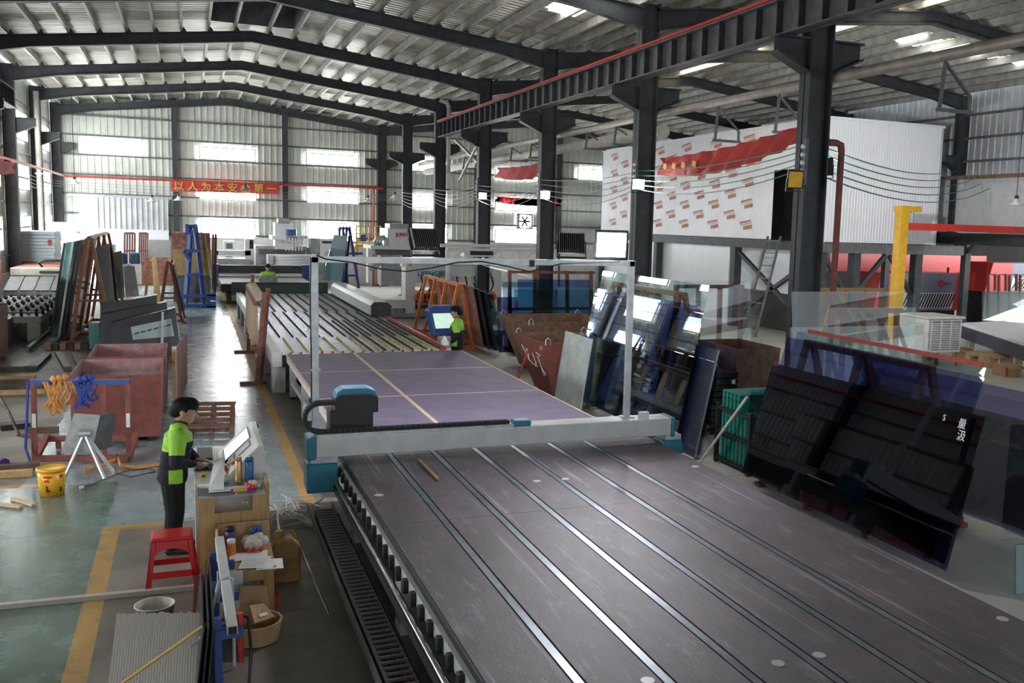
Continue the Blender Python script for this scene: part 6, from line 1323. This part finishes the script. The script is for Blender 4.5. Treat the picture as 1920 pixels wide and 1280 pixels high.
# ================================================================ PEOPLE
mat('skin', (.45, .25, .17), .5, 0, .06, 12); mat('hair', (.008, .008, .009), .7, 0, .2, 30, spec=.2); mat('hi_vis', (.3, .62, .05), .7, 0, .08, 10); mat('navy_cloth', (.012, .013, .025), .9, 0, .2, 12); mat('trouser', (.006, .006, .007), .95, 0, .2, 12); mat('shoe', (.05, .05, .055), .6, 0, .2, 12); mat('lip', (.36, .14, .11), .5); mat('sole', (.6, .6, .6), .6)
import bmesh
PM = ['skin', 'hair', 'hi_vis', 'navy_cloth', 'trouser', 'shoe', 'lip', 'sole']
def person(label, loc, rz, arms, head_rot=(0, 0), vox=.008, scale=1., bare_hand=True, mouth=True, lean=.0, hs=1.08):
    """continuous body grown from tapered limbs; local +x is forward, +y the left side"""
    P = []                                             # p0, r0, p1, r1, tag
    def ln_(p): p = V(p); return p + V((lean * max(0, p.z - .9), 0, 0))
    def c(a, ra, b, rb, tag, k=1): P.append((ln_(a) if k else V(a), ra, ln_(b) if k else V(b), rb, tag))
    J, T, S = 'jacket', 4, 0
    c((0, -.09, .93), .115, (0, .09, .93), .115, T)
    c((0, -.08, 1.02), .135, (0, .08, 1.02), .135, J); c((0, -.085, .9), .142, (0, .085, .9), .142, J)
    c((.005, -.09, 1.14), .138, (.005, .09, 1.14), .138, J); c((.01, -.1, 1.27), .138, (.01, .1, 1.27), .138, J)
    c((0, -.15, 1.36), .085, (0, .15, 1.36), .085, J); c((.0, -.05, 1.42), .075, (.0, .05, 1.42), .075, J)
    c((.0, 0, 1.44), .072, (.015, 0, 1.475), .066, 3)
    for s in (-1, 1):
        c((0, s * .095, .88), .115, (.015, s * .1, .5), .09, T); c((.015, s * .1, .5), .09, (-.02, s * .105, .12), .075, T)
        c((-.05, s * .105, .055), .05, (.15, s * .115, .04), .04, 5); c((-.07, s * .105, .015), .02, (.18, s * .115, .015), .02, 7)
        sh, el, wr, fw = arms[s]
        sh, el, wr = ln_((0, s * .2, 1.37)), V(el), V(wr); c_ = c; c = lambda *q: c_(*q, 0)
        c(sh, .082, el, .068, 'arm%d' % s); c(el, .066, el.lerp(wr, .82), .045, 3); c(el.lerp(wr, .75), .032, wr, .028, 3 if not bare_hand else S)
        d = V(fw).normalized(); side = d.cross(V((0, 0, 1))).normalized() * (-s); dn = V((0, 0, -1))
        pm = wr + d * .055
        c(wr + side * .014, .024, pm + side * .022, .02, S); c(wr - side * .012, .024, pm - side * .022, .02, S)
        for k, (off, ln) in enumerate(((.028, .066), (.01, .078), (-.01, .072), (-.028, .056))):
            b0 = pm + side * off + d * .012; b1 = b0 + (d * .8 + dn * .25) * ln * .55; b2 = b1 + (d * .75 + dn * .65) * ln * .5
            c(b0, .0105, b1, .0095, S); c(b1, .0095, b2, .008, S)
        t0 = wr + side * .028 + d * .02; t1 = t0 + side * .022 + d * .03 + dn * .008; t2 = t1 + d * .032 + dn * .012
        c(t0, .014, t1, .0115, S); c(t1, .0115, t2, .009, S); c = c_
    HR = Matrix.Rotation(head_rot[1], 3, 'Z') @ Matrix.Rotation(head_rot[0], 3, 'Y'); hc = ln_((.02, 0, 1.485))
    def h(a, ra, b, rb, tag): c(hc + HR @ (V(a) * hs), ra * hs, hc + HR @ (V(b) * hs), rb * hs, tag, 0)
    c(ln_((.0, 0, 1.4)), .056, hc + HR @ V((.005, 0, .04)), .055, S, 0)
    h((-.01, 0, .135), .088, (.015, 0, .13), .082, S); h((.03, 0, .09), .062, (.048, 0, .035), .043, S); h((-.01, 0, .07), .07, (.035, 0, .06), .056, S)
    h((.09, 0, .115), .012, (.108, 0, .082), .015, S)
    for s in (-1, 1): h((.0, s * .086, .075), .012, (-.012, s * .09, .12), .017, S); h((.078, s * .032, .128), .014, (.082, s * .03, .14), .012, S)
    h((-.03, 0, .165), .096, (.025, 0, .185), .082, 1); h((-.055, 0, .11), .08, (-.03, 0, .15), .09, 1); h((.06, -.04, .205), .035, (.06, .04, .205), .035, 1)
    for s in (-1, 1): h((-.005, s * .06, .14), .036, (.005, s * .066, .18), .034, 1)
    decals = []
    for s in (-1, 1):
        decals.append((hc + HR @ (V((.092, s * .033, .112)) * hs), hc + HR @ (V((.09, s * .045, .112)) * hs), .0085, 1)); decals.append((hc + HR @ (V((.1, s * .02, .138)) * hs), hc + HR @ (V((.088, s * .052, .14)) * hs), .009, 1))
    if mouth: decals.append((hc + HR @ (V((.095, -.02, .042)) * hs), hc + HR @ (V((.095, .02, .042)) * hs), .011, 6))
    AV, AF = [], []
    for a, ra, b, rb, tag in P:
        bm = bmesh.new()
        for q, r in ((a, ra), (b, rb)): bmesh.ops.create_icosphere(bm, subdivisions=2, radius=r, matrix=Matrix.Translation(q))
        pts = [v.co.copy() for v in bm.verts]; bm.free(); bm = bmesh.new()
        vs = [bm.verts.new(p) for p in pts]; bmesh.ops.convex_hull(bm, input=vs); bm.verts.index_update(); o0 = len(AV)
        AV += [tuple(v.co) for v in bm.verts]; AF += [[v.index + o0 for v in f.verts] for f in bm.faces]; bm.free()
    me = bpy.data.meshes.new('body'); me.from_pydata(AV, [], AF)
    tmp = bpy.data.objects.new('tmp', me); COL.objects.link(tmp)
    r = tmp.modifiers.new('r', 'REMESH'); r.mode = 'VOXEL'; r.voxel_size = vox; r.use_smooth_shade = True
    sm = tmp.modifiers.new('s', 'SMOOTH'); sm.factor = .5; sm.iterations = 3
    bpy.context.view_layer.update()
    out = bpy.data.meshes.new_from_object(tmp.evaluated_get(bpy.context.evaluated_depsgraph_get())); bpy.data.objects.remove(tmp)
    n = len(out.polygons); C_ = np.zeros(n * 3); out.polygons.foreach_get('center', C_); C_ = C_.reshape(-1, 3)
    def sdf(a, b, ra, rb):
        a, b = np.array(a), np.array(b); ab = b - a; t = np.clip(((C_ - a) @ ab) / max(1e-9, ab @ ab), 0, 1); return np.linalg.norm(C_ - a - t[:, None] * ab, axis=1) - (ra + (rb - ra) * t), t
    best = np.full(n, 9.); idx = np.zeros(n, int)
    x, y, z = C_.T
    for a, ra, b, rb, tag in P:
        d, t = sdf(a, b, ra, rb)
        if tag == 'jacket':
            v = np.where(z > 1.2, 2, 3); v = np.where((x > .085) & (z < 1.3), 3, v); v = np.where((z > .84) & (z < 1.0) & (abs(y) > .12) & (x > -.03) & (x < .09), 2, v)
        elif isinstance(tag, str): v = np.where(t < .72, 2, 3)
        else: v = np.full(n, tag)
        w_ = d < best; best[w_] = d[w_]; idx[w_] = v[w_]
    for a, b, r_, tag in decals:
        d, t = sdf(a, b, r_, r_); idx[(d < 0)] = tag
    for m in PM: out.materials.append(M[m])
    out.polygons.foreach_set('material_index', idx.astype(np.int32)); out.polygons.foreach_set('use_smooth', [True] * n); out.update()
    o = link('person', out); o.location = loc; o.rotation_euler = (0, 0, rz); o.scale = scale if isinstance(scale, tuple) else (scale,) * 3
    return tag_person(o, label)
def tag_person(o, label): return tag(o, label, 'person')
# at the console: right hand on the mouse, left hand by the keyboard
person('man in lime and navy work jacket working at the slanted console', (-.21, 11.02, 0), 0, {-1: (0, (.04, -.27, 1.1), (.2, -.08, 1.015), (1, .1, -.12)), 1: (0, (.1, .23, 1.12), (.22, .08, 1.02), (1, -.2, -.1))}, (.22, -.05), .007, lean=.12, scale=(1.13, 1.13, .955), hs=1.1)
# behind the purple table, in front of the lit terminal
person('man in lime green jacket standing at the blue hooded terminal', (5.6, 21.25, 0), PI * .86, {-1: (0, (-.06, -.27, 1.1), (.1, -.25, .95), (1, .1, -.5)), 1: (0, (-.04, .27, 1.08), (.1, .2, .92), (1, 0, -.5))}, (.12, .0), .009, scale=(1.08, 1.08, .98))
# far man at the dark cutting table
person('distant man in lime jacket bent over the far dark cutting table', (2.82, 39.6, 0), -PI / 2, {-1: (0, (.06, -.26, 1.1), (.26, -.2, .95), (1, .1, -.2)), 1: (0, (.06, .26, 1.1), (.26, .2, .95), (1, -.1, -.2))}, (.3, 0), .012)
tb = wthing('laptop_terminal', 'grey laptop screen in front of the distant man', 'terminal', (2.8, 39.1, 0))
part('stand', MB().b2((2.7, 39.0, 0), (2.95, 39.2, .95)), 'steel_mid', tb); part('lid', MB().sheet([(2.5, 38.95, .95), (3.12, 38.95, .95), (3.12, 38.85, 1.32), (2.5, 38.85, 1.32)], .03), 'machine_grey', tb)
# ================================================================ OVERHEAD THINGS
# banners
bn = wthing('banner', 'red slogan banner with yellow characters hung across the far wall', 'banner', tuple(gy(422, 350, 52.3)))
q = [gy(321, 358, 52.12), gy(524, 364, 52.12), gy(524, 346, 52.12), gy(321, 338, 52.12)]
part('cloth', MB().sheet(q, -.01), 'banner_red', bn)
u = (q[1] - q[0]).normalized(); v_ = (q[3] - q[0]).normalized(); W_ = (q[1] - q[0]).length; Hh = (q[3] - q[0]).length
for i, ch_ in enumerate('以人为本安全第一'): part('character', text_mb(ch_, Hh * .95, q[0] + u * (W_ * (.02 + .122 * i)) + v_ * Hh * .15 + V((0, -.02, 0)), u, v_, .005, .004), 'banner_yellow', bn)
def drape(name, top, bot, n, sag, label, m='banner_red', marks=None):
    """cloth hung between two polylines with folds"""
    t = wthing(name, label, 'banner', tuple(V(bot[0])))
    mb = MB(); vs = []
    for i in range(n + 1):
        f = i / n; a, b = V(top[0]).lerp(V(top[1]), f), V(bot[0]).lerp(V(bot[1]), f); s_ = sag * 4 * f * (1 - f)
        for j in range(5):
            p = a.lerp(b, j / 4); p.z -= s_ * (.4 + .6 * j / 4); p.x += .08 * math.sin(i * 1.9 + j * 1.3); vs.append(p)
    fs = [(i * 5 + j, i * 5 + j + 1, (i + 1) * 5 + j + 1, (i + 1) * 5 + j) for i in range(n) for j in range(4)]
    k = len(vs); vs2 = [p + V((-.012, 0, 0)) for p in vs]
    part('cloth', mb.add(vs, fs).add(vs2, [tuple(reversed(f)) for f in fs]), m, t, smooth=True); 
    if marks:
        for f in marks:
            p = V(top[0]).lerp(V(bot[0]), .5).lerp(V(top[1]).lerp(V(bot[1]), .5), f); p.z -= sag * 4 * f * (1 - f) * .7; part('faded_character', MB().box(p + V((-.1, 0, 0)), (.01, .16, .12), Matrix.Rotation(.3, 3, 'X')), 'banner_yellow', t)
    return t
X_ = XC + .1
drape('banner', (gx(1238, 296, X_), gx(1500, 236, X_)), (gx(1238, 328, X_), gx(1500, 266, X_)), 24, .22, 'long red banner sagging between the two nearest columns', marks=(.08, .16, .24, .33))
drape('banner', (gx(932, 314, X_), gx(1028, 303, X_)), (gx(932, 333, X_), gx(1028, 327, X_)), 16, .12, 'red banner sagging under the white duct between columns')
drape('banner', (gy(930, 368, 52.45), gy(1052, 374, 52.45)), (gy(930, 379, 52.45), gy(1052, 386, 52.45)), 14, .1, 'faded red banner low on the far wall beside the fan')
fb_ = [o for o in bpy.data.objects if 'beside the fan' in o.get('label', '')][0]
for px in (931, 1051): p = gy(px, 373, 52.45); part('tie_cord', MB().cyl(p, (p.x, 52.83, p.z), .015, n=6), 'cord_grey', fb_)
drape('banner', (gx(-30, 294, -5.3), gx(27, 304, -5.3)), (gx(-30, 324, -5.3), gx(27, 325, -5.3)), 8, .05, 'faded red cloth tied at the left wall column')
# pipes
fpz = gy(120, 330, 52.3).z
fp_ = wthing('fire_pipe', 'thin red fire pipe running along the far and left walls', 'pipe', (XL + .4, 52.25, fpz))
part('run', MB().cyl((XL + .4, 52.25, fpz), (XC, 52.25, fpz + .05), .05, n=8), 'red_paint', fp_); part('run', MB().cyl((XL + .4, YF, fpz), (XL + .4, 52.25, fpz), .05, n=8), 'red_paint', fp_); part('drop', MB().cyl((XC - .5, 52.2, 0), (XC - .5, 52.2, fpz), .05, n=8), 'red_paint', fp_)
rp = wthing('fire_pipe', 'rust red vertical pipe with elbow beside the big near column', 'pipe', (10.12, 13.55, 0))
part('riser', MB().cyl((10.12, 13.5, 0), (10.12, 13.5, 5.02), .055, n=10), 'rust_red', rp); part('elbow', MB().tube([(10.12, 13.5, 5.0), (10.1, 13.5, 5.1), (10.0, 13.5, 5.13), (9.84, 13.5, 5.13)], .06, 8), 'rust_red', rp)
p1 = wthing('overhead_pipe', 'beige steel pipe running through the column row under the roof', 'pipe', (9.95, 8, 6.2))
z1_ = gx(1550, 134, 9.95).z - .14
part('run', MB().cyl((9.95, YF, z1_), (9.95, 45, z1_), .085, n=12), 'pipe_beige', p1, smooth=True)
zd = gx(1240, 247, 10.4).z; yd = gx(1240, 247, 10.4).y
d1 = wthing('air_duct', 'white round air duct hanging beside the columns and capped at end', 'duct', (10.4, yd, zd))
part('tube', MB().cyl((10.4, yd, zd), (10.4, 45.5, zd), .15, n=16), 'duct_white', d1, smooth=True); part('end_cap', MB().cyl((10.4, yd - .12, zd), (10.4, yd, zd), .165, n=16), 'duct_white', d1)
part('bracket', MB().bar((9.8, yd + .4, zd - .3), (10.4, yd + .4, zd - .1), .05), 'steel_mid', d1)
hgs = [6.4, 8.6, 11.0, 15.2, 17.4, 22.5, 24.4, 29, 31, 35.2, 37]
for k, y in enumerate(hgs):
    hd_ = .75 if y < 20 else .5
    t = wthing('pipe_hanger', 'light steel trapeze hanger below the beige overhead pipe', 'hanger', (10.0, y, z1_ - .75), 'hangers of the overhead pipe')
    part('rod', MB().bar((9.95, y, z1_ - .086), (9.9, y, z1_ - hd_), .05, .03), 'steel_mid', t); part('rod', MB().bar((9.95, y, z1_ - .1), (10.45, y, z1_ - hd_ * .73), .05, .03), 'steel_mid', t); part('rod', MB().bar((10.45, y, z1_ - hd_ * .73), (10.45, y, z1_ - hd_), .05, .03), 'steel_mid', t); part('tray', MB().bar((9.85, y, z1_ - hd_ - .01), (10.5, y, z1_ - hd_ - .01), .05), 'steel_mid', t)
dp = wthing('downpipe', 'white rainwater downpipe fixed to a middle row column', 'downpipe', (9.9, 39.3, 0))
part('pipe', MB().cyl((9.88, 39.3, 5.6), (9.88, 39.3, 8.2), .09, n=10), 'duct_white', dp, smooth=True); part('offset', MB().tube([(9.88, 39.3, 8.2), (9.8, 39.3, 8.4), (9.5, 39.3, 8.5)], .09, 8), 'duct_white', dp); part('lower_pipe', MB().tube([(9.88, 39.3, 5.6), (10.05, 39.3, 5.4), (10.1, 39.3, 4.8)], .09, 8), 'duct_white', dp); part('clamp', MB().b2((9.76, 39.2, 6.9), (10.0, 39.4, 6.95)), 'zinc', dp)
lp_ = wthing('downpipe', 'tall pale downpipe on the left wall beside a column', 'downpipe', (-5.5, 45.2, 0)); part('pipe', MB().cyl((-5.55, 45.3, 0), (-5.55, 45.3, 8.3), .1, n=10), 'duct_white', lp_, smooth=True); part('clamp', MB().b2((-5.68, 45.2, 5), (-5.42, 45.4, 5.06)), 'zinc', lp_)
# wires
def wire(a, b, sag, m, label, grp, r=.012):
    a, b = V(a), V(b); pts = [a.lerp(b, k / 12) - V((0, 0, sag * 4 * (k / 12) * (1 - k / 12))) for k in range(13)]
    single('overhead_wire', MB().tube(pts, r, 4), m, label, 'wire', grp)
for k in range(5): wire((9.85, 13.6, 5.05 - .12 * k), (24.7, 26.4 - .4 * k, 5.9 - .16 * k), .25 + .05 * k, 'wire_green', 'green cable strung from the near column to the right wall', 'green cables to the right wall', .014)
for k in range(5): wire((9.4, 20.1, 4.9 - .1 * k), (9.4, 13.7, 5.05 - .1 * k), .12 + .03 * k, 'wire_green', 'green cable strung between the two nearest columns', 'green cables between columns', .01)
for k in range(5):
    for ya, yb in ((20.1, 26.6), (26.6, 33.1), (33.1, 39.6), (39.6, 46.1)): wire((9.35, ya, 4.85 - .1 * k), (9.35, yb, 4.9 - .12 * k), .1 + .05 * k, 'wire_grey', 'grey cable strung along the middle column row', 'grey cables along the middle row', .01)
for k in range(4): wire((-5.3, 46, 4.9 - .1 * k), (-5.3, 39.6, 4.9 - .1 * k), .1 + .04 * k, 'wire_grey', 'grey cable strung along the left wall columns', 'grey cables along the left wall', .012)
for k in range(3): wire((-5.3, 46.3, 4.8 - .1 * k), (9.3, 46.3, 4.75 - .1 * k), .1 + .05 * k, 'wire_grey', 'grey cable strung across the hall near the far wall', 'grey cables across the hall', .012)
# column boards with insulators
for y in (13.6, 20.1, 26.6, 33.1):
    t = wthing('cable_bracket', 'insulator bracket bunching cables on a middle row column', 'bracket', (9.33, y - .2, 4.6), 'cable brackets on the columns')
    part('bar', MB().b2((9.3, y - .24, 4.4), (9.36, y - .18, 5.15)), 'steel_mid', t)
    for k in range(5): part('insulator', MB().cyl((9.25, y - .21, 4.5 + .13 * k), (9.3, y - .21, 4.5 + .13 * k), .035, n=8), 'white_paint', t)
# floodlights on columns
for (px, py, Y, lit, lab) in ((905, 367, 32.8, 'lamp_small', 'small lit floodlight on the column beside the white truss'), (1022, 365, 26.3, 'lamp_small', 'small lit floodlight on the column behind the blue glass'), (1197, 345, 19.8, 'lamp_small', 'small lit floodlight on the column beside the insulated box')):
    p = gy(px, py, Y); flood('floodlight', p, -PI / 2 - .3, .25, lab, lit, .3, .26, light=150)
p = gy(1491, 336, 13.3); flood('floodlight', p, -PI / 2 - .35, .2, 'unlit square floodlight with yellow face on the big near column', 'plastic_yellow', .26, .3)
p = V((9.98, 13.75, 4.75)); flood('floodlight', p, .86, -.06, 'dark floodlight behind the near column lighting the insulated box', 'lamp_face', .28, .3, light=3200, col=(.95, .96, 1), spot=1.25)
# pendant lamps
for i, (px, py, Y) in enumerate(((140, 345, 46), (285, 378, 48), (335, 376, 48), (460, 356, 47), (740, 372, 46), (690, 378, 49), (1905, 385, 22))):
    p = gy(px, py, Y); t = wthing('pendant_lamp', ('white pendant lamp with glowing shade by the left wall', 'white pendant lamp in front of the sliding door', 'white pendant lamp beside the first far wall post', 'dark pendant lamp in front of the banner', 'white pendant lamp left of the downpipe column', 'small pendant lamp low before the far wall', 'steel pendant lamp hanging near the right wall')[i], 'lamp', tuple(p))
    part('shade', MB().lathe([(.06, .2), (.08, .12), (.24, 0), (.22, 0), (.05, .12)], p, 16), 'white_paint' if i != 3 else 'steel_mid', t, smooth=True); part('cap', MB().cyl(p + V((0, 0, .18)), p + V((0, 0, .3)), .06, n=10), 'black', t); part('cord', MB().cyl(p + V((0, 0, .3)), (p.x, p.y, 8.3), .012, n=5), 'black', t)
    part('bulb', MB().lathe([(0, .02), (.07, .04), (.05, .1)], p, 10), 'lamp_small' if i in (0, 4) else 'white_paint', t)
# wall fan
fc = gy(985, 415, 52.4); fn = wthing('wall_fan', 'round exhaust fan in a square frame on the far wall', 'fan', tuple(fc)); s_ = .42
part('frame', MB().b2((fc.x - s_, 52.35, fc.z - s_), (fc.x - s_ + .06, 52.72, fc.z + s_)).b2((fc.x + s_ - .06, 52.35, fc.z - s_), (fc.x + s_, 52.72, fc.z + s_)).b2((fc.x - s_, 52.35, fc.z - s_), (fc.x + s_, 52.72, fc.z - s_ + .06)).b2((fc.x - s_, 52.35, fc.z + s_ - .06), (fc.x + s_, 52.72, fc.z + s_)), 'steel_mid', fn)
part('opening', MB().cyl((fc.x, 52.6, fc.z), (fc.x, 52.62, fc.z), .36, n=24), 'daylight', fn)
for k in range(6):
    a = k * PI / 3; part('blade', MB().box((fc.x + .18 * math.cos(a), 52.5, fc.z + .18 * math.sin(a)), (.3, .02, .1), Matrix.Rotation(-a, 3, 'Y')), 'steel_dark', fn)
part('hub', MB().cyl((fc.x, 52.45, fc.z), (fc.x, 52.58, fc.z), .08, n=12), 'steel_dark', fn)
# knee braces near the crane beam end
for a, b in (((9.4, 33.1, 6.4), (9.6, 36.4, 5.2)), ((9.4, 36.4, 6.7), (9.6, 33.4, 5.6))): st(tag(part('wind_brace', MB().cyl(a, b, .05, n=8), 'zinc'), 'slanted zinc pipe brace between middle row columns', 'brace', 'column wind braces'))
